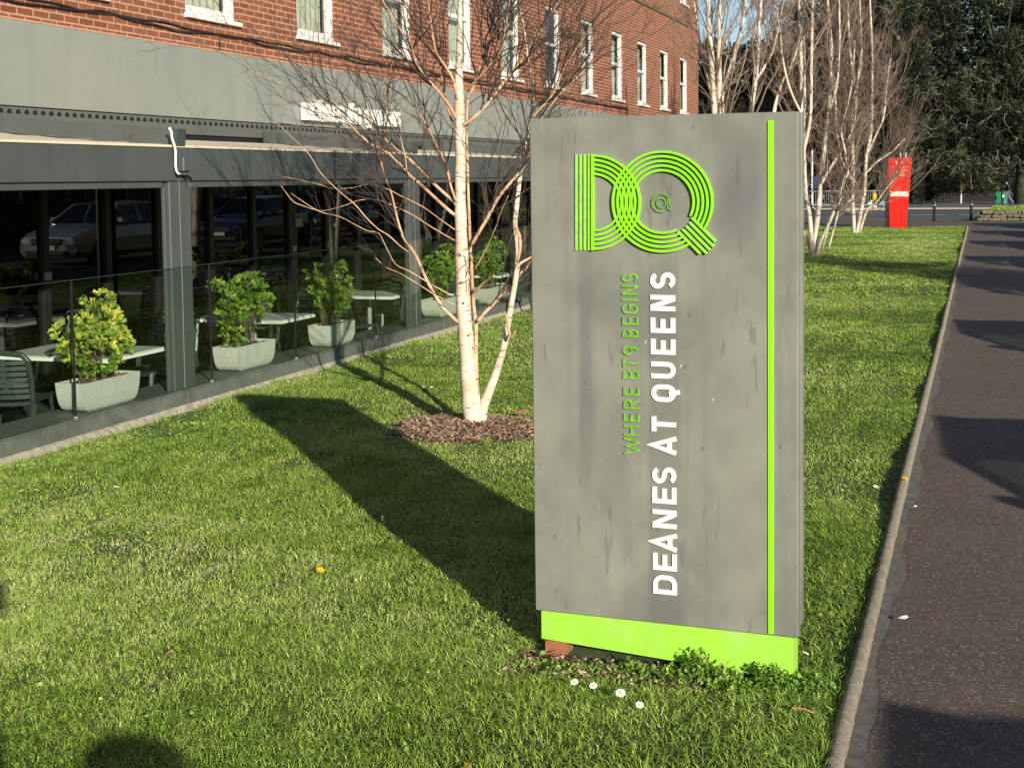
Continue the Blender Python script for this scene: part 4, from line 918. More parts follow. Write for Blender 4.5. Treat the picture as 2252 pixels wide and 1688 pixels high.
limbs = [  # traced limbs: (x, y, width) ... , depth lean
    ([(1009, 711, 9), (990, 692, 8.5), (973, 675, 8), (940, 619, 7.5), (917, 567, 7), (900, 540, 7), (885, 518, 6), (872, 473, 5), (862, 430, 4.5), (850, 395, 4), (842, 370, 4), (835, 353, 3.5), (824, 315, 3), (815, 260, 2.5), (794, 190, 2)], -.5),
    ([(1003, 476, 8), (973, 450, 7.5), (930, 410, 7), (895, 380, 6.5), (857, 339, 6), (808, 312, 5), (767, 271, 4), (740, 252, 3.6), (713, 233, 3), (667, 209, 2.6), (604, 179, 2.2), (550, 155, 1.6)], -.9),
    ([(1003, 450, 8), (995, 441, 8), (957, 407, 7.5), (903, 353, 6.5), (848, 307, 5), (819, 271, 4.5), (767, 239, 4), (726, 212, 3), (680, 165, 2.4), (626, 119, 1.8)], .7),
    ([(1003, 440, 8), (992, 410, 7), (981, 366, 6), (962, 326, 5), (941, 282, 4.5), (914, 239, 3.6), (884, 209, 3)], .5),
    ([(1004, 262, 8), (990, 236, 8), (973, 212, 7), (952, 188, 6.5), (930, 163, 6), (911, 130, 6), (905, 100, 5), (892, 84, 4.5), (854, 22, 3.5), (838, -5, 3), (800, -90, 2)], -.8),
    ([(1006, 220, 7), (996, 174, 6), (975, 140, 5.5), (957, 109, 5), (948, 50, 4), (941, 0, 3.4), (925, -110, 2.2)], -.5),
    ([(1004, 290, 6), (985, 240, 5), (975, 190, 5), (966, 130, 4), (960, 90, 4), (945, 20, 3), (930, -50, 2)], .8),
    ([(1018, 275, 9), (1036, 264, 8.5), (1066, 236, 8), (1090, 205, 7.5), (1114, 174, 7), (1150, 130, 6), (1190, 65, 5), (1225, 8, 4), (1262, -70, 2.5)], .6),
    ([(1028, 217, 8), (1042, 190, 7.5), (1052, 160, 7), (1066, 122, 6.5), (1076, 88, 6.5), (1087, 54, 6), (1098, 20, 6), (1106, -20, 5), (1120, -140, 3)], .2),
    ([(1028, 200, 6), (1040, 185, 6), (1072, 150, 5.5), (1101, 109, 5), (1112, 60, 4.5), (1118, 20, 4), (1128, -50, 3)], -.4),
    ([(1051, 706, 9), (1066, 688, 8), (1082, 671, 8), (1112, 640, 7.5), (1142, 605, 7), (1163, 581, 6.5), (1190, 545, 5.5), (1230, 490, 4), (1275, 430, 3)], .5),
    ([(1038, 538, 8), (1048, 520, 8.5), (1055, 508, 9), (1070, 483, 8.5), (1089, 446, 8), (1112, 414, 7), (1138, 384, 6.5), (1160, 352, 5.5), (1175, 300, 5), (1192, 258, 4.5), (1228, 212, 4), (1252, 188, 3.5), (1300, 140, 2.6)], .3),
    ([(1171, 258, 6), (1187, 240, 6.5), (1205, 222, 5.5), (1222, 195, 5), (1240, 150, 4), (1262, 118, 3), (1300, 60, 2.2)], -.2),
    ([(1133, 500, 6), (1142, 518, 8), (1144, 545, 8), (1138, 575, 6)], 0),
    ([(1041, 636, 7), (1046, 640, 6), (1060, 625, 5), (1075, 614, 4.5), (1088, 606, 4)], -.2),
    ([(1134, 590, 5), (1146, 578, 6), (1160, 570, 5.5), (1185, 556, 4)], .2),
    ([(1113, 690, 6), (1122, 740, 7), (1128, 738, 5), (1134, 728, 4)], -.05),
]
lb = MB(org); tw = Twigs(rr, org)
for pts, dY in limbs:
    P_, R_ = tr(pts, 9.6, dY); lb.tube(P_, R_, 7)
    if len(pts) < 6: continue
    m = len(P_); rt = 1.9 if pts[-1][0] > 1090 else 1.0
    for _ in range(int(m*.62*rt)):
        i = rr.randint(int(m*.22), m-2); d = (P_[i+1]-P_[i]).normalized(); e = Quaternion(d, rr.uniform(0, 6.283)) @ d.orthogonal().normalized()
        nd = (d*.9+e*rr.uniform(.35, .8)+Vector((0, 0, .25))).normalized()
        tw.grow(P_[i], nd, rr.uniform(.45, 1.25), min(R_[i]*.6, .0066), 2, .2, (2, 4), .2, 4, .65)
    tw.grow(P_[-1], (P_[-1]-P_[-2]), rr.uniform(.6, 1.1), R_[-1], 2, .15, (4, 5), .15)
# long thin side branches traced at the lower left
thin_ = [[(1000, 529, 3), (950, 500, 3), (908, 473, 3), (870, 455, 2.6), (831, 440, 2.5), (792, 440, 2.2), (754, 453, 2), (715, 463, 2), (692, 461, 2), (665, 452, 2), (646, 444, 2), (630, 425, 1.8), (617, 407, 1.6)],
         [(995, 650, 3), (970, 637, 3), (935, 617, 3), (900, 596, 2.6), (870, 581, 2.5), (850, 545, 2), (833, 513, 2), (810, 508, 2), (785, 496, 2), (746, 476, 2), (700, 464, 1.8), (640, 425, 1.4)],
         [(898, 554, 3), (879, 540, 3), (855, 518, 3), (831, 503, 3), (805, 478, 3), (779, 448, 3), (745, 420, 2.8), (705, 380, 2.4), (680, 340, 2), (640, 300, 1.6), (600, 262, 1.3)],
         [(1000, 670, 2.6), (960, 650, 2.4), (920, 625, 2.4), (880, 601, 2.2), (850, 588, 2), (826, 567, 1.8)],
         [(1000, 505, 2.6), (965, 480, 2.5), (930, 455, 2.5), (880, 430, 2.3), (850, 415, 2.2), (812, 405, 2), (780, 412, 2), (735, 415, 2), (700, 405, 1.8), (660, 396, 1.6), (610, 386, 1.4)],
         [(1004, 560, 2.4), (1022, 548, 2.2), (1036, 562, 2.0), (1033, 600, 2), (1030, 640, 2)],
         [(1042, 595, 2.6), (1060, 565, 2.8), (1078, 528, 2.6), (1092, 495, 2.4), (1100, 470, 2), (1118, 430, 1.8)],
         [(895, 395, 2), (892, 350, 2.2), (880, 300, 2.2), (868, 250, 2), (845, 190, 1.8), (828, 140, 1.5)],
         [(842, 375, 2.5), (838, 320, 2.4), (850, 270, 2.2), (848, 200, 2), (860, 150, 1.6), (870, 60, 1.4)]]
for pts in thin_:
    P_, R_ = tr(pts, 9.45, rr.uniform(-.5, .2)); lb.tube(P_, R_, 5)
    for _ in range(5):
        i = rr.randint(len(P_)//3, len(P_)-2); d = (P_[i+1]-P_[i]).normalized(); e = Quaternion(d, rr.uniform(0, 6.283)) @ d.orthogonal().normalized()
        tw.grow(P_[i], (d+e*.6+Vector((0, 0, .4))).normalized(), rr.uniform(.2, .5), .0028, 1, .3, (1, 3), .16)
lb.build('limbs', M['birch_limb'], bt, smooth=True)
tw.mb.build('crown', M['twig'], bt)

def far_birch(x, Y, stems, label, seed, n=26, twl=1.3, lev=2, minr=.004, kids=(4, 6)):
    """stems: list of traced pixel polylines; the crown grows from them"""
    r = random.Random(seed); o = Vector((x, Y, 0)); t = thing('birch_tree', label, 'tree', o, group='white stemmed birches along the lawn')
    tb2 = MB(o); tk = Twigs(r, o); tk.minr = minr; k_ = 0
    for pts in stems:
        pts = [(a, c_, wp*.84) for a, c_, wp in pts]; dY = r.uniform(-.7, .7); n_ = len(pts); P = []; R2 = []
        for i, (a, c_, wp) in enumerate(pts):
            yy = Y+dY*i/(n_-1)+(r.uniform(-.1, .1) if i else 0); p = atY(a, c_, yy); P.append(p); R2.append(max(wp/2/FPX*yy*1.03, .008))
        if P[0][2] < .8: P[0][2] = -.03
        P, R2 = smooth_pts(P, R2); tb2.tube(P, R2, 8); m = len(P)
        for _ in range(4 if m > 12 else 1):                    # side limbs with pale bark, twigs along them
            i = r.randint(int(m*.28), int(m*.8)); d = (P[i+1]-P[i]).normalized(); e = Quaternion(d, r.uniform(0, 6.283)) @ d.orthogonal().normalized(); q = P[i].copy(); dd = (d+e*r.uniform(.5, .8)).normalized(); pl_ = [q.copy()]; Ls = r.uniform(.9, 1.9)*twl*.8
            for k in range(7): dd = (dd+Vector((r.gauss(0, .10), r.gauss(0, .10), .14))).normalized(); q = q+dd*Ls/7; pl_.append(q.copy())
            r0 = min(R2[i]*.4, .02); tk.mb.tube(pl_, [r0*(1-.8*k/7)+.002 for k in range(8)], 5)
            for _ in range(5): k = r.randint(1, 6); e = Quaternion(dd, r.uniform(0, 6.283)) @ dd.orthogonal().normalized(); tk.grow(pl_[k], (dd+e*r.uniform(.4, .8)).normalized(), r.uniform(.4, .9)*twl*.8, .008, lev, .3, kids, .14, 3, .55)
        for _ in range(n):
            i = r.randint(int(m*.36), m-2); d = (P[i+1]-P[i]).normalized(); e = Quaternion(d, r.uniform(0, 6.283)) @ d.orthogonal().normalized()
            tk.grow(P[i], (d*1.1+e*r.uniform(.35, .75)).normalized(), r.uniform(.5, 1)*twl*(1-.3*i/m), min(R2[i]*.5, .013), lev, .3, kids, .12, 3, .5)
    tb2.build('trunk', M['birch_far'], t, smooth=True); tk.mb.build('crown', M['twig_far'], t); return t
far_birch(-3.8, 20.9, [
    [(1602, 596, 26), (1592, 480, 22), (1578, 340, 20), (1571, 235, 16), (1566, 141, 15), (1558, 47, 12), (1557, 0, 11), (1548, -150, 7), (1540, -330, 3)],
    [(1606, 596, 26), (1600, 480, 20), (1588, 340, 18), (1583, 235, 15), (1581, 141, 14), (1582, 78, 12), (1582, 0, 10), (1588, -170, 6), (1592, -330, 3)],
    [(1609, 596, 22), (1604, 450, 18), (1594, 300, 14), (1588, 217, 11), (1600, 170, 10), (1615, 122, 10), (1632, 54, 9), (1640, 0, 8), (1655, -150, 4)],
    [(1613, 596, 24), (1630, 440, 18), (1646, 300, 15), (1653, 244, 14), (1662, 163, 12), (1667, 108, 11), (1670, 50, 9), (1673, 0, 8), (1670, -160, 4)],
    [(1660, 180, 7), (1680, 150, 7), (1700, 110, 6), (1712, 60, 5), (1722, 0, 4)],
    [(1572, 240, 7), (1560, 190, 6), (1545, 130, 5), (1535, 60, 5), (1525, 0, 4)]], 'second birch along, its white stems showing above the top edge of the big sign', 21, 13, 1.3, 2, .003, (2, 4))
far_birch(-3.8, 26.4, [
    [(1716, 576, 22), (1735, 430, 18), (1752, 330, 14), (1762, 242, 11), (1762, 145, 10), (1759, 60, 9), (1758, 0, 8), (1756, -130, 5)],
    [(1714, 576, 20), (1706, 400, 14), (1700, 300, 11), (1703, 242, 10), (1715, 200, 8), (1724, 174, 7), (1736, 150, 6), (1750, 120, 6), (1762, 60, 5)],
    [(1718, 576, 16), (1750, 400, 12), (1775, 300, 9), (1783, 242, 8), (1784, 150, 8), (1786, 60, 7), (1788, 0, 6)],
    [(1762, 250, 6), (1735, 190, 6), (1720, 120, 5), (1715, 60, 4), (1700, 0, 3)]], 'third birch along, mostly behind the right side of the big sign', 22, 13, 1.4, 2, .0035, (2, 4))
far_birch(-3.83, 32.2, [
    [(1790, 566, 17), (1791, 540, 15), (1795, 500, 14), (1800, 461, 13), (1807, 380, 12), (1815, 308, 11), (1826, 217, 11), (1829, 145, 10), (1826, 70, 8), (1820, 0, 7), (1812, -120, 5), (1806, -260, 2)],
    [(1786, 566, 14), (1784, 520, 12), (1780, 470, 11), (1773, 434, 10), (1770, 380, 9), (1768, 300, 7), (1770, 200, 6), (1768, 80, 5)],
    [(1794, 566, 11), (1802, 540, 9.5), (1818, 502, 9), (1836, 461, 9), (1847, 437, 9), (1857, 394, 8), (1864, 376, 7), (1858, 330, 6), (1850, 285, 5), (1862, 240, 5), (1874, 180, 4), (1880, 90, 3)],
    [(1786, 566, 9), (1776, 530, 8), (1765, 505, 7), (1752, 470, 5)],
    [(1806, 405, 7), (1820, 380, 7), (1835, 355, 7), (1850, 330, 6), (1868, 300, 5), (1880, 260, 5), (1885, 190, 4), (1895, 110, 3)],
    [(1823, 245, 6), (1840, 190, 6), (1846, 120, 5), (1846, 40, 5), (1845, -60, 3)],
    [(1805, 500, 5), (1830, 470, 5), (1848, 460, 4), (1870, 440, 4)],
    [(1818, 505, 4), (1840, 480, 4), (1848, 450, 3)]], 'many stemmed birch standing just right of the big sign', 23, 16, 1.8, 2, .0042, (3, 4))
far_birch(-3.99, 45.2, [
    [(1880, 514, 13), (1878, 490, 11), (1875, 448, 10.5), (1875, 407, 10), (1876, 344, 9), (1873, 272, 8), (1880, 199, 7), (1869, 109, 6), (1864, 0, 5), (1860, -90, 3)],
    [(1884, 514, 11), (1889, 490, 10), (1894, 461, 9.5), (1902, 414, 9), (1905, 347, 8), (1916, 290, 7.5), (1918, 217, 6.5), (1918, 109, 6), (1913, 0, 4), (1910, -90, 3)],
    [(1890, 482, 6), (1905, 466, 6), (1917, 453, 5.5), (1931, 440, 5), (1945, 420, 4.5), (1958, 404, 4), (1975, 385, 3)],
    [(1905, 345, 5), (1925, 300, 5), (1943, 258, 4.5), (1950, 190, 4), (1958, 130, 3)],
    [(1876, 400, 5), (1860, 370, 5), (1848, 340, 4.5), (1840, 270, 4), (1836, 180, 3)],
    [(1906, 380, 5), (1930, 355, 4.5), (1960, 335, 4), (1990, 305, 3)],
    [(1880, 200, 5), (1895, 140, 5), (1893, 60, 4), (1890, -20, 3)]], 'two stemmed birch standing left of the red sign', 24, 21, 2.2, 2, .005, (3, 4))
# ------------------------------------------------------------------ mulch, weeds, flowers, litter
def mulch():
    r = np.random.RandomState(3); n = 7500; a = r.uniform(0, 6.283, n); q = r.uniform(0, 1, n)**.5
    k = 1+.10*np.sin(3*a+1)+.07*np.sin(7*a); x = -3.78+.68*q*np.cos(a)*k; y = 9.55+.50*q*np.sin(a)*k; z = .05*(1-q**2)+r.uniform(-.03, .018, n)
    D = r.normal(size=(n, 3))*[1, 1, .35]; D /= np.linalg.norm(D, axis=1)[:, None]
    m = 750; x2 = r.uniform(-1.80, -1.0, m); y2 = r.uniform(4.84, 5.06, m)-.02*(x2+1.8); z2 = r.uniform(-.02, .012, m); D2 = r.normal(size=(m, 3))*[1, 1, .35]; D2 /= np.linalg.norm(D2, axis=1)[:, None]
    C0 = np.concatenate([np.stack([x, y, z], 1), np.stack([x2, y2, z2], 1)]); D = np.concatenate([D, D2]); n = n+m
    return leaves('mulch', C0, D, r.uniform(.014, .05, n)*np.where(np.arange(n) < n-m, 1, .7), r.uniform(.006, .016, n)*np.where(np.arange(n) < n-m, 1, .8), np.clip(r.normal(.42, .2, n), 0, 1), M['mulch'], None, r, fold=.15)
tag(mulch(), 'brown bark mulch chips round the near birch and under the big sign', 'mulch', kind='stuff')
b = MB()
for k in range(13):
    for j in range(24):
        a = j/24*6.283; q = k/12; kk = 1+.10*math.sin(3*a+1)+.07*math.sin(7*a); b.v.append((-3.78+.7*q*math.cos(a)*kk, 9.55+.52*q*math.sin(a)*kk, .045*(1-q**2)-.028*q+.006*math.sin(j*5+k*3)*(1-q)))
for k in range(12):
    for j in range(24): b.f.append((k*24+j, k*24+(j+1) % 24, (k+1)*24+(j+1) % 24, (k+1)*24+j))
tag(b.build('mulch_soil', M['soil'], smooth=True), kind='structure')
def weeds():
    r = np.random.RandomState(8); C0 = []; D = []; L = []
    def clump(cx_, cy_, rx, ry, hz, n):
        for _ in range(n):
            a = r.uniform(0, 6.283); q = r.uniform()**.5; x = cx_+rx*q*math.cos(a); y = cy_+ry*q*math.sin(a); z = -.02+hz*(1-q*q)*r.uniform(.3, 1)+.012
            d = r.normal(size=3)*[1, 1, .7]+[0, -.2, .5]; d /= np.linalg.norm(d); C0.append((x, y, z)); D.append(d); L.append(r.uniform(.012, .026))
    clump(-1.04, 4.98, .07, .05, .115, 320); clump(-.93, 4.96, .10, .05, .07, 240); clump(-.74, 4.94, .09, .05, .10, 300); clump(-1.2, 4.95, .35, .09, .02, 520); clump(-1.55, 4.92, .25, .07, .018, 200)
    clump(-.62, 4.98, .10, .12, .05, 300); clump(-.85, 4.9, .35, .08, .03, 500); clump(-1.32, 5.02, .03, .02, .05, 26); clump(-1.15, 5.02, .03, .02, .045, 20); clump(-.56, 4.92, .09, .08, .055, 200)
    for _ in range(900):                                      # broad leaves here and there through the lawn
        y = 3.3+r.uniform()**1.5*9; x = r.uniform(-6.3, -.6)
        for _ in range(r.randint(1, 4)): d = r.normal(size=3)*[1, 1, .3]+[0, 0, .5]; d /= np.linalg.norm(d); C0.append((x+r.normal()*.012, y+r.normal()*.012, r.uniform(.0, .02))); D.append(d); L.append(r.uniform(.014, .03))
    n = len(C0); L = np.array(L); return leaves('weeds', np.array(C0), np.array(D), L, L*r.uniform(.6, .9, n), np.clip(r.normal(.5, .2, n), 0, 1), M['weed'], None, r)
tag(weeds(), 'low clover and weed leaves in front of the green sign base and in the lawn', 'weeds', kind='stuff')

def daisy(loc, label, s=1.0, ang=0, group='white daisies in the lawn'):
    t = thing('daisy', label, 'daisy', loc, ang, group); b = MB(); n = 16
    for k in range(n):
        a = k*6.283/n; c_, s_ = math.cos(a), math.sin(a); u = Vector((c_, s_, 0)); v = Vector((-s_, c_, 0)); z = Vector((0, 0, .035*s))
        b.add([z+u*.004*s, z+u*.010*s+v*.0028*s+Vector((0, 0, .002)), z+u*.017*s+Vector((0, 0, .001*(k % 3))), z+u*.010*s-v*.0028*s+Vector((0, 0, .002))], [(0, 1, 2, 3)])
    b.build('petals', M['daisy_white'], t)
    b = MB(); b.lathe([(.0045*s, .034*s), (.0052*s, .0375*s), (.003*s, .041*s)], (0, 0, 0), 8); b.build('centre', M['dandelion'], t)
    b = MB(); b.tube([(0, 0, -.01), (.002, 0, .034*s)], .0012*s, 4); b.build('stem', M['weed'], t)
    for c_ in t.children: pass
    return t
tilt = Quaternion((1, 0, 0), math.radians(28))
dl = [('leftmost of the four daisies in front of the green sign base', 1267, 1492), ('second from left of the four daisies in front of the green sign base', 1306, 1500), ('third from left and largest of the daisies in front of the green sign base', 1363, 1519), ('rightmost and nearest of the daisies in front of the green sign base', 1403, 1542)]
for k, (lb_, x, y) in enumerate(dl):
    p = atZ(x, y, .035); o = daisy((p[0], p[1], 0), lb_, 1.0+.25*(k == 2), k*.4); o.rotation_euler = (math.radians(32), 0, .2*k)
for lb_, x, y in [('daisy on the far left lawn, left one of a pair', 52, 1077), ('daisy on the far left lawn, right one of a pair', 77, 1077), ('daisy in the lawn well left of the shadow of the sign', 250, 1069), ('tiny daisy in the upper lawn nearest the terrace plinth', 915, 838), ('tiny daisy left of the birch trunk, left of two', 929, 850), ('tiny daisy left of the birch trunk, right of two', 947, 850), ('daisy behind the mulch ring right of the birch trunk', 1117, 898), ('daisy at the edge of the big sign behind the mulch', 1160, 893), ('daisy in the sunken shadow strip of the big sign, upper one', 1002, 1143), ('daisy in the shadow strip of the big sign, lower one', 996, 1152), ('daisy right of the big sign high in the lawn', 2047, 648), ('lone daisy in the shade line by the second path shadow', 1923, 1067), ('daisy at the foot of the right corner of the sign', 1764, 1434)]:
    p = atZ(x, y, .035); o = daisy((p[0], p[1], 0), lb_, 1.0, uni(0, 6)); o.rotation_euler[0] = math.radians(25)
def dandelion(loc, label, s=1.0):
    t = thing('dandelion', label, 'dandelion', loc, uni(0, 6), 'yellow dandelions in the lawn'); b = MB()
    for k in range(40):
        a = k*2.4; q = (k/40)**.5; u = Vector((math.cos(a), math.sin(a), 0)); v = Vector((-math.sin(a), math.cos(a), 0)); z = Vector((0, 0, .04*s+.006*(1-q)))
        b.add([z, z+u*.019*q*s+v*.0022*s+Vector((0, 0, .004*(1-q))), z+u*.023*q*s+Vector((0, 0, .001)), z+u*.019*q*s-v*.0022*s+Vector((0, 0, .004*(1-q)))], [(0, 1, 2, 3)])
    b.build('flower_head', M['dandelion'], t); b = MB(); b.tube([(0, 0, -.01), (0, 0, .04*s)], .0018, 4); b.build('stem', M['weed'], t); t.rotation_euler[0] = math.radians(22); return t
for lb_, x, y, s in [('dandelion standing alone in the lawn left of the sign shadow', 700, 1252, 1.15), ('small dandelion on the lit edge of the sign shadow', 975, 1262, .7), ('dandelion next to the path edging highest up', 1985, 1051, 1.1), ('faint small dandelion between the sign and the path edging', 1914, 1123, .7), ('dandelion right of the sign near its lower corner', 1835, 1282, 1.0), ('dandelion cut by the bottom edge of the photo', 1037, 1683, 1.0)]:
    p = atZ(x, y, .04); dandelion((p[0], p[1], 0), lb_, s)
def flat_leaf(name, x, y, z, L, mat, label, cat, rz=0):
    p = atZ(x, y, z); b = MB(p); u = Vector((math.cos(rz), math.sin(rz), .15)); v = Vector((-math.sin(rz), math.cos(rz), .3))
    b.add([p-u*L/2, p-u*L*.1+v*L*.25, p+u*L*.25+v*L*.2+Vector((0, 0, .004)), p+u*L/2, p+u*L*.2-v*L*.22, p-u*L*.2-v*L*.25+Vector((0, 0, .003))], [(0, 1, 5), (1, 2, 4, 5), (2, 3, 4)])
    o = b.build(name, mat); o.location = p; tag(o, label, cat); return o
flat_leaf('fallen_leaf', 373, 1433, .03, .035, M['leaf_litter'], 'pinkish fallen leaf lying alone on the near lawn', 'leaf', .8)
flat_leaf('fallen_leaf', 1043, 962, .02, .085, M['leaf_litter'], 'curled pink brown leaf lying on the mulch below the birch trunk', 'leaf', .2)
flat_leaf('fallen_leaf', 1146, 905, .03, .15, M['leaf_litter'], 'long tan leaf on the mulch beside the edge of the big sign', 'leaf', .1)
flat_leaf('litter', 1986, 1357, .0, .05, M['paper'], 'scrap of white litter on the path beside the edging', 'litter', .1)
flat_leaf('litter', 2012, 1113, .0, .028, M['paper'], 'tiny white crumb of litter in the gutter strip', 'litter', .4)
p = atZ(1742, 1556, .03); b = MB(p); b.tube([p, p+Vector((.045, -.005, .003)), p+Vector((.08, -.012, -.004))], .004, 5); o = b.build('twig', M['leaf_litter']); o.location = p; tag(o, 'short broken pale twig on the grass below the right sign corner', 'twig')

# ------------------------------------------------------------------ red sign, bollards, far street
rs = thing('totem_sign', 'red tapering information sign with pale band at the far end of the lawn', 'sign', (-2.95, 49.6, 0)); org = rs.location
YR = 49.5; q = lambda x, y: atY(x, y, YR)
a_, b_, c_, d_ = q(1954, 348), q(2006, 347), q(1993, 501), q(1957, 501); zt_ = a_[2]; DP_ = .42
b = MB(org); sk = -.10
top = [(a_[0], YR), (b_[0], YR-.03), (b_[0]-.02, YR+.5), (atY(1942, 347, YR+.5)[0], YR+.5)]; bot = [(d_[0], YR), (c_[0], YR-.02), (c_[0]-.02, YR+.5), (atY(1948, 500, YR+.5)[0], YR+.5)]
b.add([(x, y, -.03) for x, y in bot]+[(x, y, zt_) for x, y in top], [(3, 2, 1, 0), (4, 5, 6, 7), (0, 1, 5, 4), (1, 2, 6, 5), (2, 3, 7, 6), (3, 0, 4, 7)]); b.build('body', M['red'], rs)
def fr_(x, y, d=.012): p = q(x, y); return (p[0], YR-.03-d, p[2])
def fr_box(b, x0, x1, y0, y1, d=.012): b.add([fr_(x0, y1, d), fr_(x1, y1, d), fr_(x1, y0, d), fr_(x0, y0, d)], [(0, 1, 2, 3)])
b = MB(org); fr_box(b, 1958.3, 1998, 421, 432, .02); b.build('pale_band', M['cream'], rs)
b = MB(org)
for k in range(8): fr_box(b, 1978, 1978+(20, 17, 14, 20, 9, 12, 11, 18)[k], 366.5+k*2.75, 367.6+k*2.75)
for k in range(3): fr_box(b, 1966+k, 1973, 385+k*3, 386.2+k*3)
fr_box(b, 1964, 1966, 366, 368); fr_box(b, 1970, 1974, 366, 367.5)
b.build('small_print', M['red_text'], rs)
for pl_, nm_ in (([(1969, 355), (1971.5, 354), (1974, 357), (1973, 361), (1970, 361)], 'symbol'), ([(1977, 358), (1981, 356.5), (1986, 355), (1988, 357.5), (1985, 361), (1980, 359)], 'arrow'), ([(1970, 379), (1972, 376), (1973.5, 379), (1972.5, 382), (1970, 381)], 'symbol')):
    b = MB(org); b.add([fr_(x, y, .016) for x, y in pl_][::-1], [tuple(range(len(pl_)))]); b.build(nm_, M['cream'], rs)
b = MB(org)
for x in (1979, 1991): p = q(x, 347); b.tube([(p[0], YR+.25, zt_-.02), (p[0], YR+.25, zt_+.19)], .035, 8)
b.build('top_post', M['galv'], rs)

def bollard(loc, label):
    t = thing('bollard', label, 'bollard', loc, group='black bollards at the end of the path'); b = MB()
    b.lathe([(.085, -.06), (.085, .05), (.062, .08), (.062, .64), (.075, .65), (.075, .69), (.06, .70), (.06, .74), (.072, .76), (.065, .80), (.03, .825)], (0, 0, 0), 14); b.build('post', M['black_paint'], t, smooth=False)
    b = MB(); b.lathe([(.076, .655), (.078, .665), (.078, .68), (.076, .688)], (0, 0, 0), 14); b.build('collar', M['galv'], t); return t
for x, y, l_ in ((2054.5, 487, 'black bollard left of the gap before the road, right of the red sign'), (2135.5, 485, 'black bollard nearest the low stone wall'), (1787, 494, 'black bollard half hidden behind the many stemmed birch'), (1690, 492, 'black bollard hidden behind the big sign')):
    p = atZ(x, y, -.03); bollard((p[0], p[1], -.03), l_)

# low stone wall with a raised bed
sw = thing('stone_wall', 'low rough stone wall holding a grassy bank at the right of the path end', 'wall', (3, 57.3, -.03)); org = sw.location
r = random.Random(4); b = MB(org)
for row in range(3):
    x = -.15+.1*row; z = -.03+row*.14
    while x < 7.5: w_ = r.uniform(.16, .6); b.box(x, x+w_-.02, 57.0+r.uniform(-.06, .05), 57.4, z+r.uniform(-.01, .01), z+.125-r.uniform(0, .03)+(r.uniform(-.02, .06) if row == 2 else 0), .03); x += w_
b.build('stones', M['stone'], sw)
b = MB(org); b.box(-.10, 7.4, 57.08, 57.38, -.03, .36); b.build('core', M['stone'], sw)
b = MB(); nx, ny = 30, 8
for j in range(ny+1):
    for i in range(nx+1):
        x = -.2+7.7*i/nx; y = 57.36+1.9*j/ny; e = min(1, i/3)*(1-(j/ny)**3); b.v.append((x, y, -.04+e*(.43+.16*math.sin(j/ny*3.1)+.03*math.sin(x*4))))
for j in range(ny):
    for i in range(nx): k = j*(nx+1)+i; b.f.append((k, k+1, k+nx+2, k+nx+1))
tag(b.build('grass_bank', M['lawn_soil'], smooth=True), kind='structure')
def bank():
    r = np.random.RandomState(5); n = 16000; x = r.uniform(-.2, 7.5, n); y = r.uniform(57.2, 59.1, n); j = (y-57.36)/1.9; e = np.clip((x+.2)/.77, 0, 1)*(1-np.clip(j, 0, 1)**3); z = -.04+e*(.43+.16*np.sin(np.clip(j, 0, 1)*3.1)+.03*np.sin(x*4))
    D = r.normal(size=(n, 3))*[1, 1, .4]+[0, -.3, .8]; D /= np.linalg.norm(D, axis=1)[:, None]
    return leaves('bank_grass', np.stack([x, y, z], 1), D, r.uniform(.04, .14, n), r.uniform(.012, .025, n), np.clip(r.normal(.5, .18, n), 0, 1), M['grass'], None, r)
tag(bank(), 'sunlit grass growing over the low stone wall', 'grass', kind='stuff')

# far pavement furniture
def far(x, y, z=0.0): return atZ(x, y, z)
gp = far(2020, 445.5); Yg = gp[1]; k_ = Yg/FPX
def pillar(cx_, Y, label):
    t = thing('gate_pillar', label, 'gate pillar', (cx_, Y, 0), group='stone gate pillars across the road'); b = MB(); w_ = .36
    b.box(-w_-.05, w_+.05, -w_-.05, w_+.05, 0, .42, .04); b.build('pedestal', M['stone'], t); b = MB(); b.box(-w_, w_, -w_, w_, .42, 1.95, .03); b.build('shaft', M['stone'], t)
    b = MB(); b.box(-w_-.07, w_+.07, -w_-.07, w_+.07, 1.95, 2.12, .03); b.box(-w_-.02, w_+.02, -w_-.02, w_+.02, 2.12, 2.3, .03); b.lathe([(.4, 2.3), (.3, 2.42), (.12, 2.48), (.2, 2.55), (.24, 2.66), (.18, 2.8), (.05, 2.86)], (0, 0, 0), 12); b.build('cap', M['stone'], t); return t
pillar(gp[0], Yg, 'stone gate pillar with ball cap right of the red sign across the road'); pillar(gp[0]-4.2, Yg, 'stone gate pillar across the road hidden behind the red sign')
rl = thing('iron_railings', 'black iron railings with pale tips along the dark hedge across the road', 'railings', (4, 93.6, 0)); b = MB(rl.location)
for k in range(150): x = -3.0+k*.12; b.bar((x, 93.6, 0), (x, 93.6, 1.72), .02, .02)
for z_ in (.25, 1.55): b.bar((-3.1, 93.6, z_), (15, 93.6, z_), .03, .04)
b.build('pickets', M['black_paint'], rl); b = MB(rl.location)
for k in range(150): x = -3.0+k*.12; b.add([(x-.02, 93.6, 1.72), (x+.02, 93.6, 1.72), (x, 93.58, 1.82), (x, 93.62, 1.72)], [(0, 1, 2), (1, 3, 2), (3, 0, 2)])
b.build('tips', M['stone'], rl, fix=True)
wl = thing('boundary_wall', 'low stone wall coloured dark for shade under the railings across the road', 'wall', (2, 94.5, 0)); b = MB(wl.location)
for row in range(3):
    x = -3.2+.15*row
    while x < 16: w_ = r.uniform(.4, .8); b.box(x, x+w_-.02, 94.2+uni(-.02, .02), 94.6, row*.2, row*.2+.19, .02); x += w_
b.build('stones', M['shade_stone'], wl)
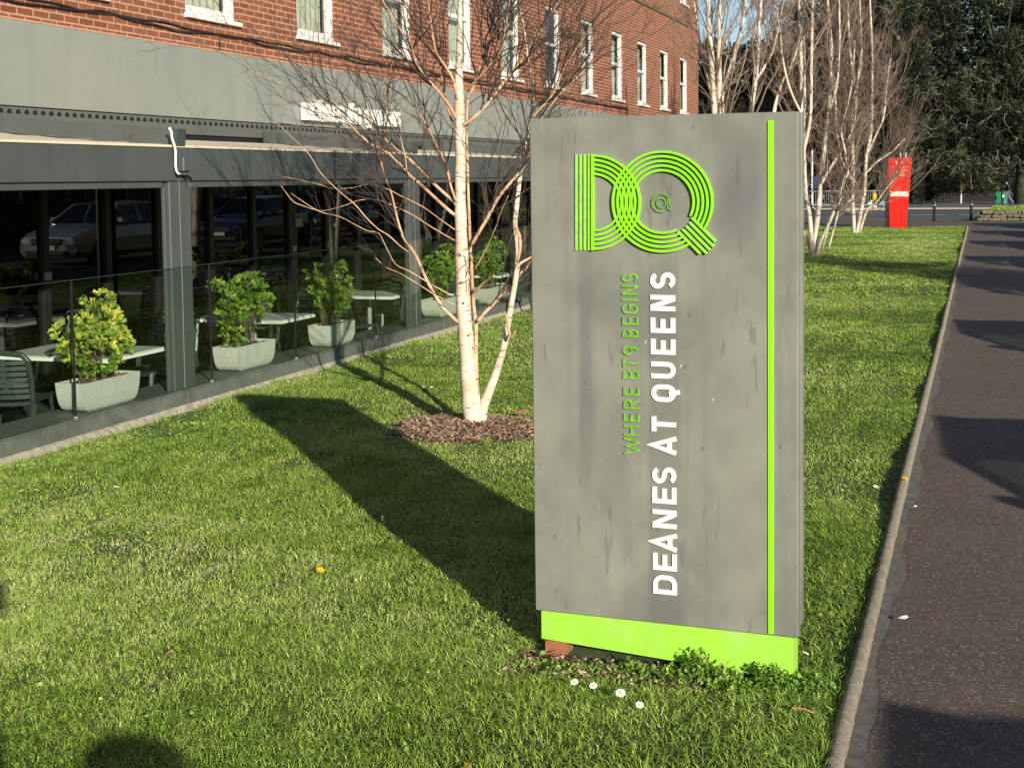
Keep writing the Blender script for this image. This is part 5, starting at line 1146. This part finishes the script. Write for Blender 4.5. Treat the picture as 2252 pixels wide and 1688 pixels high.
pp = far(2113, 447); o = thing('signal_pole', 'grey pole with a yellow push button box across the road', 'pole', (pp[0], pp[1], 0)); b = MB(o.location)
b.tube([(pp[0], pp[1], 0), (pp[0]+.05, pp[1], 3.35)], .075, 8); b.build('pole', M['galv'], o); b = MB(o.location); b.box(pp[0]+.02, pp[0]+.25, pp[1]-.2, pp[1]-.04, .88, 1.3, .02); b.build('push_button_box', M['yellow'], o); b = MB(o.location); b.box(pp[0]+.08, pp[0]+.18, pp[1]-.22, pp[1]-.198, .97, 1.12, .01); b.build('button_panel', M['black'], o)
pp = far(2220, 448); o = thing('sign_pole', 'pale pole topped by a small round white sign by the walking person', 'pole', (pp[0], pp[1], 0)); b = MB(o.location)
b.tube([(pp[0], pp[1], 0), (pp[0]-.02, pp[1], 2.75)], .06, 8); b.build('pole', M['galv'], o); b = MB(o.location)
for k in range(20): a = k*6.283/20; b.v.append((math.cos(a)*.26, -.09, 2.68+math.sin(a)*.26))
b.f.append(tuple(range(20))); b.v += [(x, .0-.07, z) for x, _, z in b.v[:20]]; b.f.append(tuple(range(39, 19, -1))); b.f += [(i, 20+i, 20+(i+1) % 20, (i+1) % 20) for i in range(20)]
b.build('round_sign', M['white_plastic'], o)
pp = far(2199, 449); o = thing('litter_bin', 'green litter bin on the far pavement left of the walking person', 'bin', (pp[0], pp[1], 0)); b = MB(o.location)
b.box(pp[0]-.30, pp[0]+.05, pp[1]-.2, pp[1]+.2, 0, .78, .04); b.lathe([(.2, .0), (.22, .5), (.24, .62), (.20, .74), (.05, .80)], (pp[0]+.24, pp[1], 0), 12); b.build('bin_body', M['bin_green'], o); b = MB(o.location); b.box(pp[0]+.14, pp[0]+.34, pp[1]-.25, pp[1]-.225, .42, .58); b.build('bin_panel', M['paper'], o)
gr = thing('guard_rail', 'pale grey pedestrian guard rail along the far kerb left of the red sign', 'guard rail', (-9, 78.2, 0)); Yr = 78.2; b = MB(gr.location)
x0_, x1_ = atY(1700, 430, Yr)[0], atY(1958, 430, Yr)[0]
for z_ in (.98, .16): b.bar((x0_, Yr, z_), (x1_, Yr, z_), .045, .045)
b.build('rail', M['galv'], gr); b = MB(gr.location); x = x0_
while x < x1_: b.bar((x, Yr, .16), (x, Yr, .98), .018, .018); x += .125
b.build('bars', M['galv'], gr); x = x0_
while x < x1_+.1:
    b = MB(gr.location); b.bar((x, Yr+.01, 0), (x, Yr+.01, 1.03), .06, .06); b.build('rail_post', M['galv'], gr); x += 1.95
p = far(1929, 457); o = thing('keep_left_bollard', 'yellow and white traffic bollard left of the red sign', 'bollard', (p[0], 76.2, 0)); b = MB(o.location)
b.lathe([(.13, .30), (.14, .7), (.13, .86), (.07, .93)], (p[0], 76.2, -.05), 12); b.build('bollard_top', M['yellow'], o); b = MB(o.location); b.lathe([(.15, 0), (.15, .08), (.12, .12), (.12, .30)], (p[0], 76.2, -.05), 12); b.build('bollard_base', M['white_plastic'], o)
is_ = tag(MB().build('tmp', M['kerb_cream']), kind='structure'); bpy.data.objects.remove(is_)
b = MB(); b.box(p[0]-2.2, p[0]+.9, 75.2, 76.9, -.2, .06, .03); tag(b.build('traffic_island', M['kerb_cream']), kind='structure')
for x, m_, l_ in ((1943, 'blue_bag', 'crumpled blue bag behind the guard rail'), (1916, 'white_plastic', 'crumpled white bag behind the guard rail')):
    p = atY(x, 441, 79.5); b = MB(p)
    for k in range(6):
        for j in range(8): a = j*.785; rr_ = (.05, .22, .27, .22, .12, .03)[k]*(1+.25*math.sin(j*3+k*2)); b.v.append((rr_*math.cos(a), rr_*math.sin(a), k*.085))
    for k in range(5):
        for j in range(8): b.f.append((k*8+j, k*8+(j+1) % 8, (k+1)*8+(j+1) % 8, (k+1)*8+j))
    b.f.append(tuple(range(7, -1, -1))); b.f.append(tuple(range(40, 48)))
    o = b.build('bag', M[m_]); o.location = (p[0], 79.5, 0); tag(o, l_, 'bag')
p = atY(1786, 440, 80.5); o = thing('street_sign', 'white pole with a dark blue sign plate behind the many stemmed birch', 'street sign', (p[0], 80.5, 0)); b = MB(o.location)
b.tube([(p[0], 80.5, 0), (p[0], 80.5, 3.4)], .055, 8); b.build('pole', M['white_plastic'], o); b = MB(o.location); b.box(p[0]+.06, p[0]+.62, 80.42, 80.46, 1.1, 1.85, .01); b.build('sign_plate', simple('navy_plate', (.02, .05, .12), .5), o)
b = MB(o.location); b.box(p[0]-.62, p[0]-.2, 80.36, 80.4, 1.15, 1.55); b.bar((p[0]-.65, 80.42, 1.35), (p[0], 80.45, 1.35), .04, .04); b.build('blue_panel', M['blue_bag'], o)

p = atZ(2162, 648, -.03); b = MB(p); b.box(p[0], p[0]+1.6, p[1]-.05, p[1]+.05, -.08, -.026)
o = b.build('drain_channel', M['gutter']); o.location = p; tag(o, 'slotted drain channel crossing the sunlit path', 'drain')
for k in range(26):
    b = MB(p); b.box(p[0]+.02+k*.06, p[0]+.055+k*.06, p[1]-.04, p[1]+.04, -.0275, -.0245); q_ = b.build('slot', M['black'], o)
# ------------------------------------------------------------------ people
def skin_mesh(name, J, E, mat, par, sub=1, root=0):
    me = bpy.data.meshes.new(name); me.from_pydata([j[0] for j in J], E, []); me.materials.append(mat)
    o = bpy.data.objects.new(name, me); COL.objects.link(o); o.parent = par
    sk_ = o.modifiers.new('skin', 'SKIN'); sv = me.skin_vertices[0].data if me.skin_vertices else None
    if sv is None:
        bm = bmesh.new(); bm.from_mesh(me); bm.verts.layers.skin.verify(); bm.to_mesh(me); bm.free(); sv = me.skin_vertices[0].data
    for i, j in enumerate(J):
        r_ = j[1]; sv[i].radius = r_ if hasattr(r_, '__len__') else (r_, r_); sv[i].use_root = (i == root)
    s2 = o.modifiers.new('subdiv', 'SUBSURF'); s2.levels = sub; s2.render_levels = sub; sk_.use_smooth_shade = True
    return o
def person(loc, rz, label, P, sc=1.0, top='navy_cloth', leg='denim', hood=1.0):
    """P: joint overrides in metres for a 1.7 m figure facing +y"""
    t = thing('person', label, 'person', loc, rz); J = {'pel': (0, 0, .93), 'wai': (0, 0, 1.08), 'che': (0, .01, 1.27), 'nec': (0, 0, 1.43), 'hd0': (0, .01, 1.50), 'hd1': (0, .025, 1.58), 'hd2': (0, .01, 1.66)}
    for s_, n_ in ((-1, 'l'), (1, 'r')):
        J.update({'sh'+n_: (s_*.165, 0, 1.37), 'el'+n_: (s_*.23, -.02, 1.11), 'wr'+n_: (s_*.24, .06, .88), 'pa'+n_: (s_*.235, .09, .81), 'hi'+n_: (s_*.09, 0, .88), 'kn'+n_: (s_*.10, .02, .49), 'an'+n_: (s_*.10, -.03, .08), 'he'+n_: (s_*.10, -.05, .045), 'to'+n_: (s_*.11, .14, .03)})
    J.update(P); V = {k: Vector(v)*sc for k, v in J.items()}
    names = []; E = []; R_ = []
    def add(n_, r_): names.append(V[n_] if isinstance(n_, str) else n_); R_.append(r_); return len(names)-1
    i = {}
    for n_, r_ in (('pel', (.14, .10)), ('wai', (.12, .09)), ('che', (.15, .105)), ('nec', .052), ('hd0', .062), ('hd1', (.078, .092)), ('hd2', (.055, .065))): i[n_] = add(n_, r_)
    for a, c_ in (('pel', 'wai'), ('wai', 'che'), ('che', 'nec'), ('nec', 'hd0'), ('hd0', 'hd1'), ('hd1', 'hd2')): E.append((i[a], i[c_]))
    for s_ in 'lr':
        ids = [add(n_+s_, r_) for n_, r_ in (('sh', .055), ('el', .04), ('wr', .027), ('pa', (.036, .02)))]; E.append((i['che'], ids[0])); E += list(zip(ids[:-1], ids[1:]))
        d = (V['pa'+s_]-V['wr'+s_]).normalized(); e = d.cross(Vector((0, 1, 0))).normalized() if abs(d.y) < .9 else Vector((1, 0, 0))
        for k, (off, ln) in enumerate(((-.026, .062), (-.009, .075), (.009, .07), (.026, .055))):
            f0 = add(V['pa'+s_]+d*.03+e*off, .009); f1 = add(V['pa'+s_]+d*(.03+ln*.55)+e*off*1.1, .008); f2 = add(V['pa'+s_]+d*(.03+ln*.95)+e*off*1.1+Vector((0, .012, 0)), .006); E += [(ids[3], f0), (f0, f1), (f1, f2)]
        t0 = add(V['pa'+s_]-d*.01+e*.04, .010); t1 = add(V['pa'+s_]+d*.025+e*.058, .008); E += [(ids[3], t0), (t0, t1)]
        ids = [add(n_+s_, r_) for n_, r_ in (('hi', .085), ('kn', .055), ('an', .036), ('to', .03))]; E.append((i['pel'], ids[0])); E += list(zip(ids[:-1], ids[1:]))
    Rs = [((r_[0]*sc, r_[1]*sc) if hasattr(r_, '__len__') else r_*sc) for r_ in R_]
    skin_mesh('body', list(zip(names, Rs)), E, M['skin'], t, 1)
    g = lambda n_, r_: (V[n_], tuple(x*sc for x in (r_ if hasattr(r_, '__len__') else (r_, r_))))
    Jj = [g('pel', (.165, .125)), g('wai', (.15, .115)), g('che', (.175, .13)), g('nec', .07)]+[g(a+s_, r_) for s_ in 'lr' for a, r_ in (('sh', .075), ('el', .056), ('wr', .042))]
    skin_mesh('jacket', Jj, [(0, 1), (1, 2), (2, 3), (2, 4), (4, 5), (5, 6), (2, 7), (7, 8), (8, 9)], M[top], t, 1)
    Jj = [g('pel', (.15, .12))]+[g(a+s_, r_) for s_ in 'lr' for a, r_ in (('hi', .10), ('kn', .075), ('an', .058))]
    skin_mesh('trousers', Jj, [(0, 1), (1, 2), (2, 3), (0, 4), (4, 5), (5, 6)], M[leg], t, 1)
    for s_ in 'lr': skin_mesh('shoe', [g('he'+s_, .045), g('to'+s_, .04)], [(0, 1)], M['black'], t, 1)
    h0, h1, h2 = V['hd0'], V['hd1'], V['hd2']; up_ = (h2-h0).normalized(); fw = Vector((0, 1, 0))
    skin_mesh('hair', [(h1-fw*.045*sc-up_*.03*sc, (.075*sc*hood, .06*sc*hood)), (h1-fw*.03*sc+up_*.05*sc, (.092*sc*hood, .085*sc*hood)), (h2+up_*.03*sc, (.07*sc*hood, .07*sc))], [(0, 1), (1, 2)], M['hair'], t, 1)
    # face
    b = MB()
    for s_ in (-1, 1): c_ = h1+fw*.088*sc+Vector((s_*.03*sc, 0, .012*sc)); b.lathe([(.004, -.008), (.009, 0), (.004, .008)], c_, 6)
    b.build('eyes', M['black'], t); b = MB(); b.tube([h1+fw*.09*sc+up_*.01, h1+fw*.115*sc-up_*.02, h1+fw*.09*sc-up_*.028], [.006, .011, .008], 5); b.tube([h1+fw*.088*sc-up_*.05*sc+Vector((-.02, 0, 0)), h1+fw*.092*sc-up_*.05*sc+Vector((.02, 0, 0))], .005, 4)
    for s_ in (-1, 1): c_ = h1+Vector((s_*.08*sc, 0, 0)); b.tube([c_+up_*.025, c_+Vector((s_*.012, -.005, 0)), c_-up_*.025], [.006, .01, .006], 5)
    b.build('face_features', M['skin'], t); return t
pp = far(2217, 450); person((pp[0], pp[1], 0), math.radians(75), 'person in dark jacket and pale blue jeans walking along the far pavement', {
    'che': (0, .05, 1.26), 'nec': (0, .09, 1.41), 'hd0': (0, .12, 1.47), 'hd1': (0, .15, 1.55), 'hd2': (0, .14, 1.63), 'knl': (-.09, .22, .52), 'anl': (-.09, .26, .10), 'hel': (-.09, .24, .07), 'tol': (-.10, .42, .10), 'knr': (.09, -.04, .50), 'anr': (.09, -.34, .16), 'her': (.09, -.40, .15), 'tor': (.09, -.26, .03),
    'ell': (-.22, -.12, 1.14), 'wrl': (-.22, -.05, .93), 'pal': (-.22, .0, .87), 'elr': (.22, .06, 1.13), 'wrr': (.2, .24, 1.02), 'par': (.19, .31, 1.0)}, .87)
pb = pp; b = MB((pb[0], pb[1]+.1, .7)); b.box(pb[0]-.05, pb[0]+.12, pb[1]-.05, pb[1]+.28, .62, .88, .05); o = b.build('handbag', M['black']); o.location = b.o; tag(o, 'dark bag carried by the walking person across the road', 'bag')
ph = person((.76, -.22, 0), 0, 'photographer in dark clothes standing behind the camera, seen only by the shadow on the lawn', {
    'ell': (-.60, .02, 1.40), 'wrl': (-.745, .10, 1.84), 'pal': (-.755, .10, 1.93), 'hd2': (0, .01, 1.68)}, .985, hood=2.3)
b = MB((-.05, -.10, 1.90)); mt = camo.matrix_world.to_3x3(); cc = Vector((.062, 0, H+.13))-Vector(_f)*.06
def cbox(b, w_, h_, d_): b.add([cc+mt @ Vector((sx*w_/2, sy*h_/2, sz*d_/2)) for sz in (-1, 1) for sx, sy in ((-1, -1), (1, -1), (1, 1), (-1, 1))], [(3, 2, 1, 0), (4, 5, 6, 7), (0, 1, 5, 4), (1, 2, 6, 5), (2, 3, 7, 6), (3, 0, 4, 7)])
cbox(b, .085, .165, .009); o = b.build('mobile_phone', M['black']); o.location = b.o; tag(o, 'black mobile phone held up by the photographer', 'phone')

# ------------------------------------------------------------------ parked cars (their shadows lie on the path, they mirror in the doors)
def mk_car(loc, paint, label):
    t = thing('parked_car', label, 'car', loc, 0, 'cars parked beside the path'); hw = .90
    st = [(-2.18, .62, .30, .55), (-2.12, .78, .22, .68), (-1.95, .86, .20, .76), (-1.5, .90, .20, .86), (-.95, .90, .20, .96), (-.2, .90, .20, .98), (.9, .90, .20, 1.0), (1.6, .89, .20, 1.02), (2.0, .85, .24, 1.0), (2.12, .76, .32, .92)]
    b = MB()
    for y, w_, zl, zt in st:
        m_ = (zl+zt)/2; b.v += [(-w_*.86, y, zl), (-w_, y, zl+.12), (-w_*1.0, y, m_+.06), (-w_*.96, y, zt-.06), (-w_*.84, y, zt), (0, y, zt+.03), (w_*.84, y, zt), (w_*.96, y, zt-.06), (w_, y, m_+.06), (w_, y, zl+.12), (w_*.86, y, zl)]
    n = 11
    for i in range(len(st)-1):
        for k in range(n): b.f.append((i*n+k, (i+1)*n+k, (i+1)*n+(k+1) % n, i*n+(k+1) % n))
    b.f.append(tuple(range(n))); b.f.append(tuple((len(st)-1)*n+k for k in range(n-1, -1, -1)))
    b.build('body', M[paint], t, smooth=False)
    A = [(-.80, -1.0, .99), (-.62, -.30, 1.42), (-.62, 1.15, 1.47), (-.66, 1.95, 1.06)]
    b = MB()
    for s_ in (-1, 1):
        for p0, p1 in zip(A[:-1], A[1:]): b.bar((s_*p0[0], p0[1], p0[2]), (s_*p1[0], p1[1], p1[2]), .07, .06)
        b.bar((s_*.84, .35, 1.0), (s_*.62, .35, 1.45), .09, .04)
    V_ = []
    for y, z_, w_ in ((-.34, 1.42, .62), (.1, 1.47, .64), (.7, 1.49, .64), (1.2, 1.46, .62), (1.36, 1.40, .60)): V_ += [(-w_, y, z_-.03), (-w_*.6, y, z_+.01), (0, y, z_+.02), (w_*.6, y, z_+.01), (w_, y, z_-.03)]
    b.add(V_, [(i*5+k, i*5+k+1, (i+1)*5+k+1, (i+1)*5+k) for i in range(4) for k in range(4)]); b.build('roof', M[paint], t)
    b = MB(); b.quad((-.76, -.98, .98), (.76, -.98, .98), (.58, -.32, 1.41), (-.58, -.32, 1.41)); b.quad((-.6, 1.34, 1.40), (.6, 1.34, 1.40), (.68, 1.93, 1.04), (-.68, 1.93, 1.04)); b.build('windscreen', M['car_glass'], t)
    for s_ in (-1, 1):
        for y0_, y1_, yt0, yt1 in ((-.92, .30, -.34, .30), (.40, 1.80, .40, 1.15)):
            b = MB(); b.quad((s_*.84, y0_, 1.0), (s_*.84, y1_, 1.02), (s_*.63, yt1, 1.43), (s_*.63, yt0, 1.41)); b.build('side_window', M['car_glass'], t)
        b = MB(); b.box(s_*.98-.09, s_*.98+.09, -.72, -.58, .98, 1.12, .03); b.build('mirror', M[paint], t)
        b = MB(); b.add([(s_*.46, -2.165, .60), (s_*.70, -2.06, .60), (s_*.74, -2.02, .70), (s_*.50, -2.13, .68), (s_*.46, -2.175, .58), (s_*.72, -2.10, .58)], [(0, 1, 2, 3), (0, 4, 5, 1)]); b.build('headlight', M['steel'], t, fix=True)
        for y_ in (-1.38, 1.38):
            w1 = MB()
            for k in range(24):
                a = k*6.283/24
                for x_, r_ in ((.70, .25), (.70, .315), (.74, .33), (.88, .33), (.925, .31), (.925, .22)): w1.v.append((s_*x_, y_+r_*math.cos(a), .30+r_*math.sin(a)))
            for k in range(24):
                for j in range(5): w1.f.append((k*6+j, k*6+j+1, ((k+1) % 24)*6+j+1, ((k+1) % 24)*6+j))
            wh = w1.build('wheel', M['tyre'], t, fix=True); w1 = MB()
            for k in range(5): a = k*1.2566; w1.bar((s_*.915, y_, .30), (s_*.915, y_+.215*math.cos(a), .30+.215*math.sin(a)), .02, .06, (1, 0, 0))
            w1.build('rim', M['steel'], wh)
    b = MB(); b.box(-.42, .42, -2.20, -2.15, .50, .66, .02); b.box(-.6, .6, -2.19, -2.10, .26, .38, .02); b.build('grille', M['black'], t)
    b = MB(); b.box(-.26, .26, -2.215, -2.2, .40, .50); b.build('number_plate', M['paper'], t)
    return t
c1 = mk_car((3.55, 6.3, -.03), 'black_car', 'black parked car nearest the camera beside the path')
for y, pm, l_ in ((.15, 'dark_car', 'dark blue car parked beside the photographer'), (13.75, 'dark_car', 'dark blue car parked second along the path'), (21.0, 'black_car', 'black car parked third along the path'), (28.2, 'silver_car', 'silver car with dark grille mirrored in the terrace doors'), (35.6, 'dark_car', 'dark blue car parked just beyond the silver car'), (42.6, 'black_car', 'black car parked beyond the two blue cars'), (49.7, 'black_car', 'added black car ending the parked row to shade the stone wall')):  # last car is an unseen extra, added to shade the stone wall
    if pm == 'silver_car': mk_car((3.5, y, -.03), pm, l_)
    else:
        c_ = dup(c1, (3.55, y, -.03), 0, l_)
        if pm == 'dark_car':
            for ch in c_.children:
                if ch.name.split('.')[0] in ('body', 'roof', 'mirror'): ch.material_slots[0].link = 'OBJECT'; ch.material_slots[0].material = M['dark_car']

# brick terrace and hedge on the other side of the cars (mirrored in the doors)
def np_crown(name, blobs, n, L, mat, par, seed, org, flat=.5):
    r = np.random.RandomState(seed); B = np.array(blobs, float); vol = B[:, 3]*B[:, 4]*B[:, 5]; k = r.choice(len(B), n, p=vol/vol.sum()); d = r.normal(size=(n, 3)); d /= np.linalg.norm(d, axis=1)[:, None]
    q = r.uniform(.25, 1.0, n)**.4; lump = 1+.22*np.sin(d[:, 0]*7+k)+.18*np.sin(d[:, 1]*9+d[:, 2]*8+k*2); P = B[k, :3]+d*B[k, 3:6]*(q*lump)[:, None]
    D = r.normal(size=(n, 3))+d*.9+[0, 0, .2]; D /= np.linalg.norm(D, axis=1)[:, None]; t = np.clip(r.normal(.4, .17, n)+.12*np.sin(P[:, 0]*.9+P[:, 2]*1.1)+.1*d[:, 2], 0, 1)
    return leaves(name, P-np.array(org), D, L*r.uniform(.6, 1.3, n), L*.5*r.uniform(.7, 1.3, n), t, mat, par, r)
hg = thing('hedge', 'clipped dark hedge behind the parked cars', 'hedge', (9.9, 18, 0)); np_crown('foliage', [(9.9, y, .9, .6, 1.6, 1.0) for y in range(-12, 60, 2)], 16000, .14, M['ivy'], hg, 3, (9.9, 18, 0)); b = MB(hg.location); b.box(9.6, 10.2, -12, 58, -.1, 1.3); b.build('inner_branches', M['bare_bark'], hg)
for k, y in enumerate((-6, 8, 22, 36, 50)):
    o = thing('brick_house', ['red brick house behind the hedge, nearest the camera side', 'red brick house behind the hedge opposite the big sign', 'red brick house behind the hedge opposite the terrace', 'red brick house behind the hedge opposite the silver car', 'last red brick house behind the hedge'][k], 'house', (22, y, 0)); b = MB(o.location)
    b.box(20, 27, y-6.5, y+6.5, -.1, 6.0); b.build('wall', M['brick_far'], o); b = MB(o.location); b.add([(19.7, y-6.8, 6.0), (27.3, y-6.8, 6.0), (27.3, y+6.8, 6.0), (19.7, y+6.8, 6.0), (23.5, y-6.8, 8.2), (23.5, y+6.8, 8.2)], [(0, 3, 2, 1), (0, 1, 4), (2, 3, 5), (0, 4, 5, 3), (1, 2, 5, 4)]); b.build('roof', M['frame_grey'], o)
    for zz in (.9, 3.7):
        for yy in (-4.4, -1.5, 1.5, 4.4):
            b = MB(o.location); b.box(19.93, 20.02, y+yy-.6, y+yy+.6, zz, zz+1.5); f = b.build('window', M['white_paint'], o); b = MB(o.location); b.quad((19.92, y+yy-.5, zz+.1), (19.92, y+yy+.5, zz+.1), (19.92, y+yy+.5, zz+1.4), (19.92, y+yy-.5, zz+1.4)); b.build('pane', M['black_paint'], f)

# ------------------------------------------------------------------ far trees
def bare_tree(x, Y, hgt, label, seed, mat='bare_bark', n=26, rad=.35, spread=.7, lev=3, L=None, z0=1.5):
    r = random.Random(seed); o = Vector((x, Y, 0)); t = thing('bare_tree', label, 'tree', o, group='leafless trees beyond the road'); b = MB(o); P = [o+Vector((.15*math.sin(i), .1*math.cos(i*2), hgt*.9*i/8)) for i in range(9)]
    b.tube(P, [rad*(1-.1*i) for i in range(9)], 8); b.build('trunk', M[mat], t, smooth=True); tk = Twigs(r, o); tk.minr = .014
    for k in range(n):
        z_ = z0+(hgt*.85-z0)*k/n; a = r.uniform(0, 6.283); d = Vector((math.cos(a), math.sin(a), r.uniform(.5, 1.1)*1.0)); tk.grow(o+Vector((0, 0, z_)), d, (L or hgt*.5)*(1-.55*k/n)*r.uniform(.8, 1.1), rad*.35*(1-.5*k/n), lev, .25, (5, 7), .14, 4, spread)
    tk.mb.build('crown', M['twig_dark'], t); return t
M['twig_dark'] = simple('dark_brown_twigs', (.085, .062, .045), .9, var=.4, sc=1)
xa = lambda x, Y: atY(x, 400, Y)[0]
bare_tree(xa(1905, 98), 98, 17, 'wide leafless tree behind the birches left of the evergreen oak', 51, n=34)
bare_tree(xa(1800, 101), 101, 12, 'leafless tree behind the many stemmed birch', 52, n=26)
bare_tree(xa(1690, 100), 100, 8.5, 'leafless tree rising just above the big sign', 53, n=22)
bare_tree(xa(1600, 99), 99, 7.5, 'leafless tree beside the corner of the brick building', 54, n=22)
def evergreen(name, x, Y, blobs, n, L, label, seed, trunkr=.4, limbs=18, mat='evergreen', h0=7):
    o = Vector((x, Y, 0)); t = thing(name, label, 'tree', o, group='dark evergreen trees beyond the road'); r = random.Random(seed); b = MB(o)
    b.tube([o+Vector((0, 0, -.1)), o+Vector((.1, 0, 2)), o+Vector((-.1, 0, 5)), o+Vector((0, 0, h0))], [trunkr*1.3, trunkr, trunkr*.85, trunkr*.5], 10)
    for k in range(limbs):
        bb = blobs[r.randrange(len(blobs))]; e = Vector((bb[0]+r.uniform(-.8, .8)*bb[3], bb[1]-r.uniform(.2, 1)*bb[4], bb[2]+r.uniform(-.8, .8)*bb[5])); s_ = o+Vector((0, 0, r.uniform(.25, .9)*h0)); m_ = s_.lerp(e, .5)+Vector((r.uniform(-.8, .8), r.uniform(-.5, .5), r.uniform(-.3, 1.0)))
        b.tube(*smooth_pts([s_, m_, e], [trunkr*.32, trunkr*.2, .03], 4), 5)
    b.build('trunk', M['oak_trunk'], t, smooth=True); np_crown('crown', blobs, n, L, M[mat], t, seed, o); return t, o
ob = []; Yo = 87; r = random.Random(77)
for k in range(80):
    x_ = r.uniform(1985, 2420); y_ = r.uniform(-260, 330); edge = 1975+max(0, (y_-150))*.42+(40 if y_ < 40 else 0)
    if x_ < edge: x_ = edge+r.uniform(0, 60)
    p = atY(x_, y_, Yo+r.uniform(-3, 3)); ob.append((p[0], p[1], p[2], r.uniform(.7, 1.4), r.uniform(.9, 1.6), r.uniform(.5, 1.0)))
for x_, y_ in ((2010, 120), (2030, 210), (2060, 290), (2110, 330), (2150, 300), (2195, 335), (2140, 372), (2090, 360), (2000, 30), (2240, 300), (2180, 250)):
    p = atY(x_, y_, Yo-2+r.uniform(-1.5, 1.5)); ob.append((p[0], p[1], p[2], 1.25, 1.4, .9))
ok, oo = evergreen('evergreen_oak', xa(2246, Yo), Yo, ob, 130000, .16, 'huge dark evergreen oak with branches coloured pale as if sunlit filling the top right corner', 61, .42, 16)
# outer branchlets of the oak, their pale colour standing in for sunlight
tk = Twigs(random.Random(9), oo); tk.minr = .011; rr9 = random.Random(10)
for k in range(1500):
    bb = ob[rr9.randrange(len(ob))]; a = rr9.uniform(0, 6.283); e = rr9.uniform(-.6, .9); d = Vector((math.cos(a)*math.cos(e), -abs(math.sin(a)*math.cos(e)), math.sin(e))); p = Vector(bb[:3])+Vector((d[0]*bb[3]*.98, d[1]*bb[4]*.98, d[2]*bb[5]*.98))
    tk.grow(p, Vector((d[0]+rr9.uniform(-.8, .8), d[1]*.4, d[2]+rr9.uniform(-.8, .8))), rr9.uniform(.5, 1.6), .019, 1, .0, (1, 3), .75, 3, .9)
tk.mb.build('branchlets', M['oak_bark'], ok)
for k, (x_, yt, Y_, w_, l_) in enumerate(((1545, 112, 112, 3.2, 'dark evergreen behind the corner of the brick building'), (1620, 118, 116, 3.6, 'dark evergreen under the blue sky gap, left one'), (1700, 108, 114, 3.4, 'dark evergreen under the blue sky gap, right one'), (1790, 20, 118, 4.2, 'dark tall evergreen behind the many stemmed birch'), (1880, -60, 112, 4.4, 'dark tall evergreen behind the two stemmed birch'), (1960, -90, 108, 4.0, 'dark evergreen between the birches and the evergreen oak'), (2060, -40, 118, 4.5, 'dark evergreen deep behind the evergreen oak'), (2180, -40, 118, 4.5, 'dark evergreen behind the evergreen oak at the right edge'), (2300, -40, 116, 4.5, 'dark evergreen outside the right edge of the photo'))):
    p = atY(x_, yt, Y_); h_ = p[2]; x0_ = p[0]; bl = []; nb = max(5, int(h_/1.6)); r = random.Random(90+k)
    for j in range(nb): z_ = .8+(h_-1.6)*j/(nb-1); s_ = w_*(1-.45*(j/(nb-1))**1.6); bl.append((x0_+r.uniform(-.5, .5), Y_+r.uniform(-.5, .5), z_, s_*r.uniform(.85, 1.1), s_*.8, 1.5))
    evergreen('evergreen_tree', x0_, Y_, bl, 17000, .46, l_, 70+k, .3, 6, 'evergreen', h_*.6)
ye = Vector((8.3, 17.4, 0)); evergreen('yew_tree', 8.3, 17.4, [(8.3, 17.4, z_, w_, w_, 1.0) for z_, w_ in ((.7, 1.6), (1.8, 1.9), (3.0, 1.8), (4.2, 1.5), (5.4, 1.1), (6.5, .6))], 16000, .14, 'dark cone shaped yew between the parked cars and the hedge', 88, .15, 4, 'evergreen', 4)
iv = thing('hedge', 'dark shrubs and ivy behind the railings across the road', 'hedge', (0, 97, 0)); np_crown('foliage', [(x, 96.8+math.sin(x), 1.2+.3*math.sin(x*.9), 1.4, .9, 1.3+.4*math.sin(x*1.3)) for x in np.arange(-42, 22, 1.6)], 26000, .22, M['ivy'], iv, 4, (0, 97, 0)); b = MB(iv.location); b.box(-42, 24, 98.2, 99, 0, 3.2); b.build('inner_branches', M['bare_bark'], iv)
#@@PART5
